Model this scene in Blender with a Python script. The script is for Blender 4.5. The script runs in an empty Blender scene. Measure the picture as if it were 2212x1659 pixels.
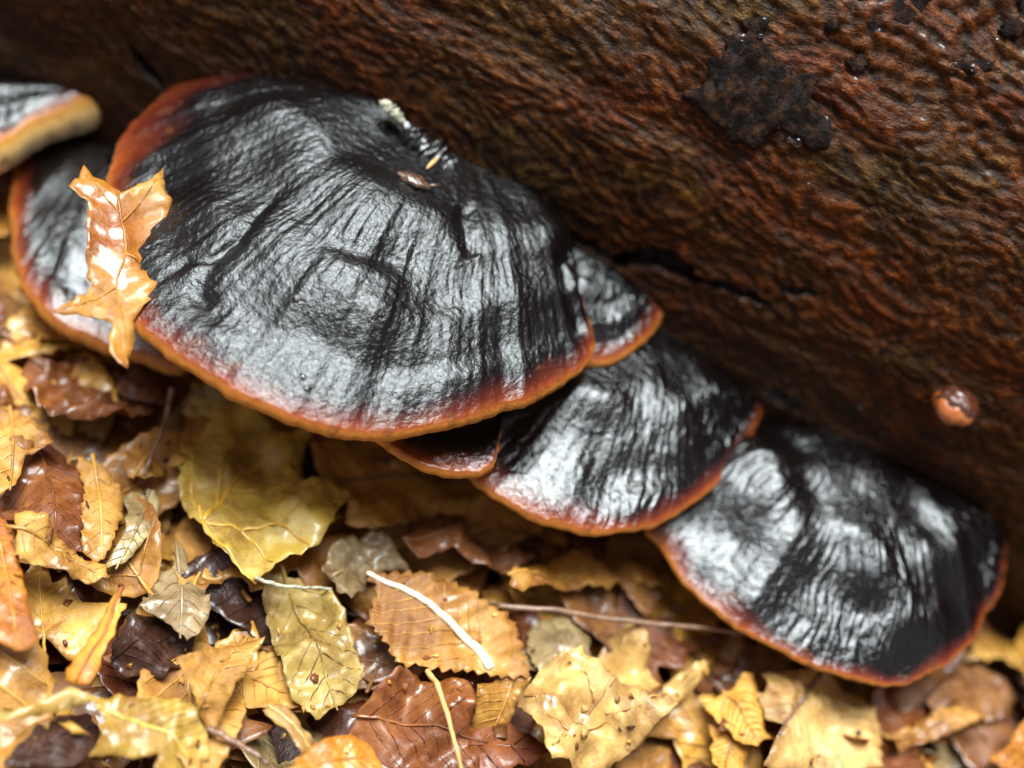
import bpy, math, random
import numpy as np
from mathutils import Vector, Matrix
from mathutils.geometry import delaunay_2d_cdt

random.seed(7)
rng = np.random.default_rng(7)
scene = bpy.context.scene
col = scene.collection

# ------------------------------------------------------------------ camera
PITCH, ROLL, DIST, HALF = math.radians(46), math.radians(25.5), 0.40, 0.42
TARGET = np.array([0.0, -0.075, -0.015])
C_F = np.array([0, math.cos(PITCH), -math.sin(PITCH)])
_U = np.array([0, math.sin(PITCH), math.cos(PITCH)])
_X = np.array([1.0, 0, 0])
C_R = math.cos(ROLL) * _X + math.sin(ROLL) * _U
C_U = -math.sin(ROLL) * _X + math.cos(ROLL) * _U
C_O = TARGET - DIST * C_F
cd = bpy.data.cameras.new('camera')
cam = bpy.data.objects.new('camera', cd)
col.objects.link(cam)
cam.matrix_world = Matrix(((C_R[0], C_U[0], -C_F[0], C_O[0]), (C_R[1], C_U[1], -C_F[1], C_O[1]),
                           (C_R[2], C_U[2], -C_F[2], C_O[2]), (0, 0, 0, 1)))
cd.sensor_width = 36
cd.lens = 18 / HALF
cd.clip_start = 0.01
cd.clip_end = 200
cd.dof.use_dof = True
cd.dof.focus_distance = 0.395
cd.dof.aperture_fstop = 2.7
scene.camera = cam

# ------------------------------------------------------------------ sky and sun (overcast)
SUN_EL, SUN_AZ = math.radians(80), math.radians(-60)
world = bpy.data.worlds.new('World')
scene.world = world
world.use_nodes = True
wn = world.node_tree
wn.nodes.clear()
sky = wn.nodes.new('ShaderNodeTexSky')
sky.sky_type = 'NISHITA'
sky.sun_disc = False
sky.sun_elevation = SUN_EL
sky.sun_rotation = SUN_AZ
sky.air_density = 0.15
sky.dust_density = 1.5
sky.ozone_density = 1.0
hs = wn.nodes.new('ShaderNodeHueSaturation')
hs.inputs['Saturation'].default_value = 0.35
bg = wn.nodes.new('ShaderNodeBackground')
bg.inputs['Strength'].default_value = 0.05
wo = wn.nodes.new('ShaderNodeOutputWorld')
wn.links.new(sky.outputs[0], hs.inputs['Color'])
wn.links.new(hs.outputs[0], bg.inputs[0])
wn.links.new(bg.outputs[0], wo.inputs[0])
sd = bpy.data.lights.new('sun', 'SUN')
sd.energy = 1.5
sd.angle = math.radians(38)
sd.color = (0.89, 0.99, 1.0)
sun = bpy.data.objects.new('sun', sd)
col.objects.link(sun)
sv = Vector((math.sin(SUN_AZ) * math.cos(SUN_EL), math.cos(SUN_AZ) * math.cos(SUN_EL), math.sin(SUN_EL)))
sun.rotation_euler = sv.to_track_quat('Z', 'Y').to_euler()
sun.location = (0, 2, 4)
vs = scene.view_settings
vs.view_transform = 'Standard'
vs.look = 'None'
vs.gamma = 1.0
vs.exposure = 2.7
vs.use_curve_mapping = False

# ------------------------------------------------------------------ helpers: pixel -> direction -> place
def pray(p):
    x = (p[0] - 1106) / 1106 * HALF
    y = (829.5 - p[1]) / 1106 * HALF
    v = C_F + x * C_R + y * C_U
    return v / np.linalg.norm(v)

def on_z(p, z):
    v = pray(p)
    return C_O + v * (z - C_O[2]) / v[2]

def on_plane(p, q, n):
    v = pray(p)
    return C_O + v * (np.dot(q - C_O, n) / np.dot(v, n))

def project(P):
    d = P - C_O
    f = d @ C_F
    return np.stack([1106 + (d @ C_R) / f / HALF * 1106, 829.5 - (d @ C_U) / f / HALF * 1106], -1)

LR = 0.18
def log_g(y, z):
    q, w = abs((y - LR) / LR), z / LR
    return q * q + w * w - 1 if w > 0 else q ** 4 + w ** 4 - 1

def on_log(p):
    v = pray(p)
    t = 0.1
    while t < 1.2:
        P = C_O + t * v
        if log_g(P[1], P[2]) < 0:
            lo, hi = t - 0.004, t
            for _ in range(14):
                m = (lo + hi) / 2
                Q = C_O + m * v
                if log_g(Q[1], Q[2]) < 0: hi = m
                else: lo = m
            return C_O + hi * v
        t += 0.004
    raise ValueError(p)

# ------------------------------------------------------------------ helpers: noise (numpy)
_perm = rng.permutation(512)
_perm = np.concatenate([_perm, _perm, _perm])
_gr = rng.normal(size=(512, 2))
_gr /= np.linalg.norm(_gr, axis=1)[:, None]
def pn(x, y, seed=0):
    x = np.asarray(x, float); y = np.asarray(y, float)
    x, y = np.broadcast_arrays(x, y)
    xi = np.floor(x).astype(int); yi = np.floor(y).astype(int)
    xf = x - xi; yf = y - yi
    u = xf ** 3 * (xf * (xf * 6 - 15) + 10); v = yf ** 3 * (yf * (yf * 6 - 15) + 10)
    def gd(a, b, dx, dy):
        h = _gr[_perm[(_perm[(a + seed * 37) & 511] + b) & 511]]
        return h[..., 0] * dx + h[..., 1] * dy
    a = gd(xi, yi, xf, yf); b = gd(xi + 1, yi, xf - 1, yf)
    c = gd(xi, yi + 1, xf, yf - 1); d = gd(xi + 1, yi + 1, xf - 1, yf - 1)
    return 1.4 * ((a * (1 - u) + b * u) * (1 - v) + (c * (1 - u) + d * u) * v)

def fbm(x, y, o=4, seed=0, gain=0.5):
    s = 0; a = 1; f = 1
    for i in range(o):
        s = s + a * pn(np.asarray(x) * f + i * 17.3, np.asarray(y) * f - i * 9.1, seed + i)
        a *= gain; f *= 2.03
    return s

def sstep(a, b, x):
    t = np.clip((x - a) / (b - a), 0, 1)
    return t * t * (3 - 2 * t)

def catmull(P, n, closed=False, power=None):
    P = np.asarray(P, float)
    m = len(P)
    out = []
    segs = m if closed else m - 1
    for i in range(segs):
        if closed:
            p0, p1, p2, p3 = P[(i - 1) % m], P[i], P[(i + 1) % m], P[(i + 2) % m]
        else:
            p1, p2 = P[i], P[i + 1]
            p0 = P[i - 1] if i else 2 * p1 - p2
            p3 = P[i + 2] if i + 2 < m else 2 * p2 - p1
        t = np.linspace(0, 1, 16, endpoint=False)[:, None]
        out.append(0.5 * (2 * p1 + (p2 - p0) * t + (2 * p0 - 5 * p1 + 4 * p2 - p3) * t * t + (3 * p1 - p0 - 3 * p2 + p3) * t ** 3))
    out.append(P[:1] if closed else P[-1:])
    Q = np.concatenate(out)
    L = np.concatenate([[0], np.cumsum(np.linalg.norm(np.diff(Q, axis=0), axis=1))])
    L /= L[-1]
    s = np.linspace(0, 1, n, endpoint=not closed) if power is None else power
    return np.stack([np.interp(s, L, Q[:, k]) for k in range(Q.shape[1])], -1)

def linear(P, n):
    P = np.vstack([P, P[:1]]).astype(float)
    L = np.concatenate([[0], np.cumsum(np.linalg.norm(np.diff(P, axis=0), axis=1))])
    q = np.linspace(0, L[-1], n, endpoint=False)
    return np.stack([np.interp(q, L, P[:, k]) for k in range(2)], -1)

def seg_dist(q, line):
    """distance in px of points q (...,2) to a polyline and the fraction along it"""
    best = np.full(q.shape[:-1], 1e9); frac = np.zeros(q.shape[:-1])
    n = len(line) - 1
    for i in range(n):
        a = np.array(line[i], float); b = np.array(line[i + 1], float)
        ab = b - a
        t = np.clip(((q - a) @ ab) / (ab @ ab), 0, 1)
        d = np.linalg.norm(q - a - t[..., None] * ab, axis=-1)
        k = d < best
        best = np.where(k, d, best); frac = np.where(k, (i + t) / n, frac)
    return best, frac

# ------------------------------------------------------------------ helpers: objects
def mesh_obj(name, verts, faces, mat, parent=None, smooth=True, attrs=None, normals=None, loc=None, uv=None):
    me = bpy.data.meshes.new(name)
    verts = np.asarray(verts, np.float32)
    if isinstance(faces, np.ndarray):
        k = faces.shape[1]
        me.vertices.add(len(verts)); me.vertices.foreach_set('co', verts.ravel())
        me.loops.add(faces.size); me.loops.foreach_set('vertex_index', faces.ravel().astype(np.int32))
        me.polygons.add(len(faces)); me.polygons.foreach_set('loop_start', np.arange(0, faces.size, k, dtype=np.int32))
        me.update(calc_edges=True)
    else:
        me.from_pydata(verts.tolist(), [], [list(map(int, f)) for f in faces])
    me.validate()
    if smooth:
        me.polygons.foreach_set('use_smooth', np.ones(len(me.polygons), bool))
    for k, v in (attrs or {}).items():
        a = me.attributes.new(k, 'FLOAT', 'POINT')
        a.data.foreach_set('value', np.asarray(v, np.float32).ravel())
    if uv is not None:
        a = me.attributes.new('flat', 'FLOAT_VECTOR', 'POINT')
        a.data.foreach_set('vector', np.asarray(uv, np.float32).ravel())
    if normals is not None:
        me.normals_split_custom_set_from_vertices([tuple(n) for n in normals])
    me.update()
    o = bpy.data.objects.new(name, me)
    col.objects.link(o)
    if mat: me.materials.append(mat)
    if parent: o.parent = parent
    if loc is not None: o.location = loc
    return o

def thing(name, label, cat, loc=(0, 0, 0), group=None):
    o = bpy.data.objects.new(name, None)
    col.objects.link(o)
    o.empty_display_size = 0.01
    o.location = loc
    tag(o, label, cat, group)
    return o

def tag(o, label, cat, group=None, kind=None):
    if label: o['label'] = label
    if cat: o['category'] = cat
    if group: o['group'] = group
    if kind: o['kind'] = kind
    return o

def grid_faces(nr, nc, wrap=False):
    r = np.arange(nr - 1)[:, None]; c = np.arange(nc if wrap else nc - 1)[None, :]
    c2 = (c + 1) % nc
    return np.stack([r * nc + c, r * nc + c2, (r + 1) * nc + c2, (r + 1) * nc + c], -1).reshape(-1, 4)

def grid_normals(G):
    dr = np.gradient(G, axis=0); dc = np.gradient(G, axis=1)
    n = np.cross(dc, dr)
    l = np.linalg.norm(n, axis=-1, keepdims=True)
    n = n / np.maximum(l, 1e-14)
    return n

def tube_geo(path, rad, sides=6, flat=1.0):
    path = np.asarray(path, float)
    n = len(path)
    rad = np.broadcast_to(rad, (n,))
    tan = np.gradient(path, axis=0)
    tan /= np.maximum(np.linalg.norm(tan, axis=1, keepdims=True), 1e-9)
    up = np.array([0.01, 0.02, 1.0])
    V = []
    for i in range(n):
        a = np.cross(tan[i], up); a /= max(np.linalg.norm(a), 1e-9)
        b = np.cross(a, tan[i])
        for k in range(sides):
            th = 2 * math.pi * k / sides
            V.append(path[i] + rad[i] * (math.cos(th) * a + flat * math.sin(th) * b))
    F = [tuple(f) for f in grid_faces(n, sides, True)]
    F.append(tuple(range(sides - 1, -1, -1))); F.append(tuple(range((n - 1) * sides, n * sides)))
    return np.array(V), F

# ------------------------------------------------------------------ materials
def new_mat(name):
    m = bpy.data.materials.new(name)
    m.use_nodes = True
    nt = m.node_tree
    b = nt.nodes['Principled BSDF']
    return m, nt, b

def N(nt, t, **kw):
    n = nt.nodes.new('ShaderNode' + t)
    for k, v in kw.items():
        if k.startswith('i_'):
            n.inputs[k[2:].replace('_', ' ')].default_value = v
        else:
            setattr(n, k, v)
    return n

def ramp(nt, stops, interp='LINEAR'):
    r = nt.nodes.new('ShaderNodeValToRGB')
    r.color_ramp.interpolation = interp
    e = r.color_ramp.elements
    while len(e) < len(stops): e.new(0.5)
    for i, (p, c) in enumerate(stops):
        e[i].position = p
        e[i].color = (*c, 1) if len(c) == 3 else c
    return r

def math_n(nt, op, a, b=None):
    n = nt.nodes.new('ShaderNodeMath'); n.operation = op
    for i, v in enumerate((a, b)):
        if v is None: continue
        if isinstance(v, (int, float)): n.inputs[i].default_value = v
        else: nt.links.new(v, n.inputs[i])
    return n.outputs[0]

def noise(nt, vec, scale, detail=4, rough=0.55, dist=0.0):
    n = N(nt, 'TexNoise')
    n.inputs['Scale'].default_value = scale; n.inputs['Detail'].default_value = detail
    n.inputs['Roughness'].default_value = rough; n.inputs['Distortion'].default_value = dist
    if vec is not None: nt.links.new(vec, n.inputs['Vector'])
    return n.outputs['Fac']

def mixc(nt, fac, a, b, mode='MIX'):
    n = N(nt, 'Mix', data_type='RGBA', blend_type=mode)
    for i, v in ((0, fac), (6, a), (7, b)):
        if hasattr(v, 'is_linked') or isinstance(v, bpy.types.NodeSocket): nt.links.new(v, n.inputs[i])
        elif i == 0: n.inputs[i].default_value = v
        else: n.inputs[i].default_value = (*v, 1)
    return n.outputs[2]

def bump(nt, h, dist, strength=1.0, nrm=None):
    n = N(nt, 'Bump')
    n.inputs['Distance'].default_value = dist; n.inputs['Strength'].default_value = strength
    nt.links.new(h, n.inputs['Height'])
    if nrm is not None: nt.links.new(nrm, n.inputs['Normal'])
    return n.outputs[0]

def crust_material(name='fungus_crust', r0=0.07, r1=0.15, bd=0.00045, ior=1.62):
    m, nt, b = new_mat(name)
    L = nt.links.new
    at = N(nt, 'Attribute', attribute_name='edge')          # metres / band from the margin
    tc = N(nt, 'TexCoord').outputs['Object']
    n1 = noise(nt, tc, 220, 5, 0.6)
    n2 = noise(nt, tc, 900, 3, 0.6)
    w = math_n(nt, 'ADD', at.outputs['Fac'], math_n(nt, 'MULTIPLY', math_n(nt, 'SUBTRACT', n1, 0.5), 0.30))
    w = math_n(nt, 'ADD', w, math_n(nt, 'MULTIPLY', math_n(nt, 'SUBTRACT', n2, 0.5), 0.16))
    f = math_n(nt, 'MULTIPLY_ADD', w, 0.25); nt.nodes[-1].inputs[2].default_value = 0.5
    rp = ramp(nt, [(0.0, (0.74, 0.58, 0.34)), (0.30, (0.66, 0.42, 0.16)), (0.44, (0.50, 0.24, 0.055)), (0.55, (0.38, 0.13, 0.022)), (0.63, (0.19, 0.036, 0.007)),
                   (0.72, (0.085, 0.012, 0.0045)), (0.86, (0.022, 0.0036, 0.003)), (0.97, (0.0026, 0.0014, 0.0014))])
    L(f, rp.inputs[0])
    blot = ramp(nt, [(0.55, (0, 0, 0)), (0.75, (1, 1, 1))])
    L(noise(nt, tc, 55, 4, 0.6), blot.inputs[0])
    c = mixc(nt, math_n(nt, 'MULTIPLY', blot.outputs[0], 0.5), rp.outputs[0], (0.008, 0.0026, 0.0022))
    # only the dark part of the crust takes the maroon blotches
    dk = math_n(nt, 'GREATER_THAN', f, 0.9)
    c2 = mixc(nt, dk, rp.outputs[0], c)
    dirt = ramp(nt, [(0.54, (0, 0, 0)), (0.66, (1, 1, 1))])
    L(noise(nt, tc, 150, 5, 0.65), dirt.inputs[0])
    c2 = mixc(nt, math_n(nt, 'MULTIPLY', dirt.outputs[0], 0.6), c2, (0.10, 0.03, 0.010))
    c2 = mixc(nt, dk, c2, c)
    L(c2, b.inputs['Base Color'])
    b.inputs['IOR'].default_value = 1.4
    b.inputs['Specular IOR Level'].default_value = 0.06
    rr = ramp(nt, [(0.35, (0.62,) * 3), (0.6, (0.34,) * 3)])
    L(f, rr.inputs[0]); L(rr.outputs[0], b.inputs['Roughness'])
    cw = ramp(nt, [(0.50, (0.05,) * 3), (0.70, (1,) * 3)])
    L(f, cw.inputs[0]); L(cw.outputs[0], b.inputs['Coat Weight'])
    b.inputs['Coat IOR'].default_value = ior
    cr = ramp(nt, [(0.35, (r0,) * 3), (0.65, (r1,) * 3)])
    L(noise(nt, tc, 70, 3), cr.inputs[0]); L(cr.outputs[0], b.inputs['Coat Roughness'])
    h = math_n(nt, 'ADD', math_n(nt, 'MULTIPLY', noise(nt, tc, 620, 4, 0.62, 0.4), 1.0), math_n(nt, 'MULTIPLY', noise(nt, tc, 1900, 2, 0.5), 0.35))
    nb = bump(nt, h, bd, 0.7)
    L(nb, b.inputs['Normal']); L(nb, b.inputs['Coat Normal'])
    return m

def pore_material():
    m, nt, b = new_mat('fungus_pores')
    L = nt.links.new
    tc = N(nt, 'TexCoord').outputs['Object']
    rp = ramp(nt, [(0.3, (0.50, 0.34, 0.17)), (0.7, (0.80, 0.66, 0.42))])
    L(noise(nt, tc, 120, 5), rp.inputs[0]); L(rp.outputs[0], b.inputs['Base Color'])
    b.inputs['Roughness'].default_value = 0.7
    v = N(nt, 'TexVoronoi'); v.inputs['Scale'].default_value = 1600; L(tc, v.inputs['Vector'])
    L(bump(nt, v.outputs['Distance'], 0.0004, 0.7), b.inputs['Normal'])
    return m

def wood_material():
    m, nt, b = new_mat('wet_wood')
    L = nt.links.new
    uv = N(nt, 'Attribute', attribute_name='flat').outputs['Vector']
    hA = N(nt, 'Attribute', attribute_name='relief').outputs['Fac']
    mp = N(nt, 'Mapping'); mp.inputs['Scale'].default_value = (0.5, 1, 1); L(uv, mp.inputs['Vector'])
    g = mp.outputs[0]
    n1 = noise(nt, g, 330, 5, 0.62, 0.6)
    n2 = noise(nt, g, 90, 4, 0.6, 0.3)
    n3 = noise(nt, uv, 14, 4, 0.55)
    r1 = ramp(nt, [(0.22, (0.018, 0.008, 0.004)), (0.40, (0.070, 0.026, 0.008)), (0.54, (0.15, 0.042, 0.009)), (0.68, (0.30, 0.085, 0.013)), (0.84, (0.40, 0.20, 0.06))])
    f = math_n(nt, 'ADD', math_n(nt, 'MULTIPLY', n1, 0.45), math_n(nt, 'MULTIPLY', hA, 0.50))
    f = math_n(nt, 'ADD', f, math_n(nt, 'MULTIPLY', math_n(nt, 'SUBTRACT', n2, 0.5), 0.5))
    f = math_n(nt, 'ADD', f, 0.03)
    L(f, r1.inputs[0])
    r2 = ramp(nt, [(0.25, (0.013, 0.0075, 0.0035)), (0.43, (0.060, 0.032, 0.010)), (0.58, (0.14, 0.078, 0.020)), (0.74, (0.26, 0.165, 0.05)), (0.90, (0.42, 0.33, 0.14))])
    L(f, r2.inputs[0])
    sel = ramp(nt, [(0.42, (0, 0, 0)), (0.60, (1, 1, 1))])
    L(n3, sel.inputs[0])
    c = mixc(nt, sel.outputs[0], r1.outputs[0], r2.outputs[0])
    # low, long side of the log and its cracks are mixed browner
    dk = N(nt, 'Attribute', attribute_name='brown_mix').outputs['Fac']
    c = mixc(nt, dk, c, (0.034, 0.0165, 0.0075))
    ck = N(nt, 'Attribute', attribute_name='crack').outputs['Fac']
    c = mixc(nt, ck, c, (0.006, 0.0035, 0.0025))
    pit = ramp(nt, [(0.36, (1, 1, 1)), (0.46, (0, 0, 0))])
    L(noise(nt, uv, 480, 3, 0.6), pit.inputs[0])
    c = mixc(nt, math_n(nt, 'MULTIPLY', pit.outputs[0], 0.75), c, (0.012, 0.006, 0.003))
    gr = ramp(nt, [(0.3, (0.55, 0.55, 0.55)), (0.7, (1.5, 1.4, 1.25))])
    L(noise(nt, uv, 1100, 3, 0.6), gr.inputs[0])
    c = mixc(nt, 1.0, c, gr.outputs[0], 'MULTIPLY')
    # pale flecks
    fl = ramp(nt, [(0.73, (0, 0, 0)), (0.80, (1, 1, 1))])
    L(noise(nt, g, 260, 2, 0.5), fl.inputs[0])
    c = mixc(nt, math_n(nt, 'MULTIPLY', fl.outputs[0], 0.6), c, (0.36, 0.29, 0.15))
    c = mixc(nt, 1.0, c, (0.45, 0.375, 0.25), 'MULTIPLY')
    L(c, b.inputs['Base Color'])
    rr = ramp(nt, [(0.35, (0.16,) * 3), (0.65, (0.60,) * 3)])
    L(noise(nt, uv, 160, 3), rr.inputs[0]); L(rr.outputs[0], b.inputs['Roughness'])
    b.inputs['IOR'].default_value = 1.42
    b.inputs['Specular IOR Level'].default_value = 0.22
    wc = ramp(nt, [(0.58, (0, 0, 0)), (0.70, (0.8, 0.8, 0.8))])
    L(noise(nt, uv, 70, 4, 0.6), wc.inputs[0]); L(wc.outputs[0], b.inputs['Coat Weight']); b.inputs['Coat Roughness'].default_value = 0.08
    h = math_n(nt, 'ADD', math_n(nt, 'MULTIPLY', noise(nt, g, 700, 3, 0.6), 0.6), noise(nt, uv, 600, 4, 0.65))
    L(bump(nt, h, 0.0009, 0.8), b.inputs['Normal'])
    return m

def bark_material():
    m, nt, b = new_mat('wet_black_bark')
    L = nt.links.new
    tc = N(nt, 'TexCoord').outputs['Object']
    rp = ramp(nt, [(0.35, (0.003, 0.002, 0.0015)), (0.50, (0.014, 0.0065, 0.0038)), (0.66, (0.07, 0.028, 0.011))])
    L(noise(nt, tc, 240, 6, 0.65), rp.inputs[0]); L(rp.outputs[0], b.inputs['Base Color'])
    rr = ramp(nt, [(0.5, (0.75,) * 3), (0.68, (0.12,) * 3)])
    L(noise(nt, tc, 180, 3), rr.inputs[0]); L(rr.outputs[0], b.inputs['Roughness'])
    b.inputs['Specular IOR Level'].default_value = 0.12
    wc = ramp(nt, [(0.57, (0, 0, 0)), (0.62, (1, 1, 1))])
    L(noise(nt, tc, 150, 3, 0.6), wc.inputs[0]); L(wc.outputs[0], b.inputs['Coat Weight']); b.inputs['Coat Roughness'].default_value = 0.06
    L(bump(nt, noise(nt, tc, 420, 6, 0.72), 0.0024, 1.0), b.inputs['Normal'])
    return m

_leafm = {}
def leaf_material(key, c_dark, c_mid, c_light, wet=0.6, transl=0.24, spot=0.6):
    m, nt, b = new_mat('leaf_' + key)
    L = nt.links.new
    tc = N(nt, 'TexCoord').outputs['Object']
    oi = N(nt, 'ObjectInfo')
    off = N(nt, 'VectorMath', operation='ADD')
    sc = N(nt, 'VectorMath', operation='SCALE'); sc.inputs[0].default_value = (3.1, 1.7, 2.3)
    L(math_n(nt, 'MULTIPLY', oi.outputs['Random'], 7.0), sc.inputs['Scale'])
    L(tc, off.inputs[0]); L(sc.outputs[0], off.inputs[1])
    v = off.outputs[0]
    rp = ramp(nt, [(0.28, c_dark), (0.50, c_mid), (0.72, c_light)])
    L(noise(nt, v, 45, 6, 0.62, 0.4), rp.inputs[0])
    c = rp.outputs[0]
    # rot spots
    sp = ramp(nt, [(0.60, (0, 0, 0)), (0.70, (1, 1, 1))])
    L(noise(nt, v, 130, 5, 0.62), sp.inputs[0])
    c = mixc(nt, math_n(nt, 'MULTIPLY', sp.outputs[0], spot), c, tuple(x * 0.28 for x in c_dark))
    st = ramp(nt, [(0.46, (0, 0, 0)), (0.64, (1, 1, 1))])
    L(noise(nt, v, 30, 5, 0.65, 0.8), st.inputs[0])
    c = mixc(nt, math_n(nt, 'MULTIPLY', st.outputs[0], 0.75), c, (c_dark[0] * 0.55, c_dark[1] * 0.38, c_dark[2] * 0.35))
    # fine vein net
    vo = N(nt, 'TexVoronoi', feature='DISTANCE_TO_EDGE'); vo.inputs['Scale'].default_value = 650; L(v, vo.inputs['Vector'])
    vr = ramp(nt, [(0.0, (1, 1, 1)), (0.09, (0, 0, 0))]); L(vo.outputs['Distance'], vr.inputs[0])
    c = mixc(nt, math_n(nt, 'MULTIPLY', vr.outputs[0], 0.14), c, tuple(min(1, x * 1.3) for x in c_light))
    hsv = N(nt, 'HueSaturation')
    L(math_n(nt, 'ADD', math_n(nt, 'MULTIPLY', oi.outputs['Random'], 0.016), 0.488), hsv.inputs['Hue'])
    L(math_n(nt, 'ADD', math_n(nt, 'MULTIPLY', oi.outputs['Random'], 0.4), 0.8), hsv.inputs['Value'])
    L(c, hsv.inputs['Color'])
    L(hsv.outputs[0], b.inputs['Base Color'])
    wr = ramp(nt, [(0.40, (0.62,) * 3), (0.60, (0.34,) * 3)])
    wn_ = noise(nt, v, 38, 3)
    L(wn_, wr.inputs[0]); L(wr.outputs[0], b.inputs['Roughness'])
    cw = ramp(nt, [(0.44, (0.0,) * 3), (0.60, (wet * 0.75,) * 3)])
    L(wn_, cw.inputs[0]); L(cw.outputs[0], b.inputs['Coat Weight'])
    b.inputs['Coat Roughness'].default_value = 0.13
    b.inputs['Coat IOR'].default_value = 1.5
    hh = math_n(nt, 'ADD', noise(nt, v, 300, 4, 0.6), math_n(nt, 'MULTIPLY', vr.outputs[0], 0.10))
    nb = bump(nt, hh, 0.0005, 0.8)
    L(nb, b.inputs['Normal'])
    tr = N(nt, 'BsdfTranslucent'); L(hsv.outputs[0], tr.inputs['Color'])
    mx = N(nt, 'MixShader'); mx.inputs[0].default_value = transl
    out = nt.nodes['Material Output']
    L(b.outputs[0], mx.inputs[1]); L(tr.outputs[0], mx.inputs[2]); L(mx.outputs[0], out.inputs['Surface'])
    _leafm[key] = m
    return m

def plain_material(name, c1, c2, rough=0.5, scale=200, coat=0.0):
    m, nt, b = new_mat(name)
    tc = N(nt, 'TexCoord').outputs['Object']
    rp = ramp(nt, [(0.3, c1), (0.7, c2)])
    nt.links.new(noise(nt, tc, scale, 4), rp.inputs[0]); nt.links.new(rp.outputs[0], b.inputs['Base Color'])
    b.inputs['Roughness'].default_value = rough
    b.inputs['Coat Weight'].default_value = coat
    nt.links.new(bump(nt, noise(nt, tc, scale * 3, 4), 0.0004, 0.7), b.inputs['Normal'])
    return m

M_SATIN = crust_material('fungus_crust_satin', 0.18, 0.26, 0.0005, 1.49)
M_CRUST, M_PORE, M_WOOD, M_BARK = crust_material(), pore_material(), wood_material(), bark_material()
leaf_material('tan', (0.30, 0.125, 0.018), (0.56, 0.28, 0.048), (0.68, 0.40, 0.095), 0.8)
leaf_material('pale', (0.38, 0.19, 0.045), (0.68, 0.42, 0.12), (0.78, 0.57, 0.24), 1.0)
leaf_material('ochre', (0.30, 0.12, 0.016), (0.54, 0.255, 0.035), (0.66, 0.37, 0.07), 0.8)
leaf_material('orange', (0.36, 0.11, 0.010), (0.58, 0.22, 0.020), (0.68, 0.34, 0.05), 0.5)
leaf_material('olive', (0.36, 0.20, 0.022), (0.62, 0.40, 0.06), (0.70, 0.54, 0.20), 1.0)
leaf_material('soaked', (0.16, 0.085, 0.018), (0.36, 0.22, 0.05), (0.48, 0.34, 0.12), 1.0)
leaf_material('redbrown', (0.075, 0.020, 0.006), (0.20, 0.055, 0.011), (0.34, 0.12, 0.028), 1.0)
leaf_material('brown', (0.12, 0.042, 0.012), (0.28, 0.11, 0.028), (0.42, 0.20, 0.06), 0.9)
leaf_material('dark', (0.020, 0.008, 0.005), (0.055, 0.020, 0.011), (0.11, 0.045, 0.024), 1.0)
leaf_material('grey', (0.20, 0.12, 0.045), (0.38, 0.26, 0.105), (0.52, 0.40, 0.21), 1.0)
leaf_material('amber', (0.34, 0.10, 0.008), (0.52, 0.23, 0.022), (0.62, 0.37, 0.08), 1.0, 0.2)
M_RIB = plain_material('leaf_rib', (0.42, 0.22, 0.06), (0.62, 0.38, 0.14), 0.45, 150, 0.3)
M_RIBY = plain_material('leaf_rib_yellow', (0.52, 0.26, 0.02), (0.62, 0.36, 0.05), 0.4, 150, 0.5)
M_RIBP = plain_material('leaf_rib_pale', (0.72, 0.58, 0.38), (0.85, 0.74, 0.56), 0.4, 150, 0.4)
M_RIBD = plain_material('leaf_rib_dark', (0.10, 0.05, 0.03), (0.20, 0.10, 0.05), 0.5, 150, 0.3)
M_TWIG = plain_material('twig_bark', (0.10, 0.045, 0.025), (0.26, 0.14, 0.08), 0.5, 250, 0.3)
M_STRAW = plain_material('straw', (0.50, 0.25, 0.07), (0.65, 0.38, 0.14), 0.5, 300)
M_HUSK = plain_material('seed_husk', (0.030, 0.012, 0.006), (0.13, 0.055, 0.025), 0.2, 500, 1.0)
M_LICHEN = plain_material('lichen', (0.22, 0.20, 0.13), (0.55, 0.52, 0.38), 0.7, 500)
M_HUMUS = plain_material('humus', (0.012, 0.006, 0.004), (0.05, 0.022, 0.012), 0.9, 90)
M_HUMUS.node_tree.nodes['Principled BSDF'].inputs['Specular IOR Level'].default_value = 0.05
M_KNOB = plain_material('young_fungus', (0.24, 0.040, 0.007), (0.46, 0.14, 0.028), 0.30, 260, 1.0)
M_DROP, _nt, _b = new_mat('water_drop')
_b.inputs['Transmission Weight'].default_value = 1.0
_b.inputs['IOR'].default_value = 1.33
_b.inputs['Roughness'].default_value = 0.02

# ------------------------------------------------------------------ ground
GZ = -0.122
gx = np.concatenate([-np.geomspace(30, 0.6, 14), np.linspace(-0.55, 0.55, 90), np.geomspace(0.6, 30, 14)])
GX, GY = np.meshgrid(gx, gx)
GH = GZ + 0.006 * fbm(GX * 14, GY * 14, 4, 3) + 0.01 * pn(GX * 2, GY * 2, 8)
mesh_obj('ground', np.stack([GX, GY, GH], -1).reshape(-1, 3), grid_faces(len(gx), len(gx)), M_HUMUS)['kind'] = 'structure'

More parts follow.
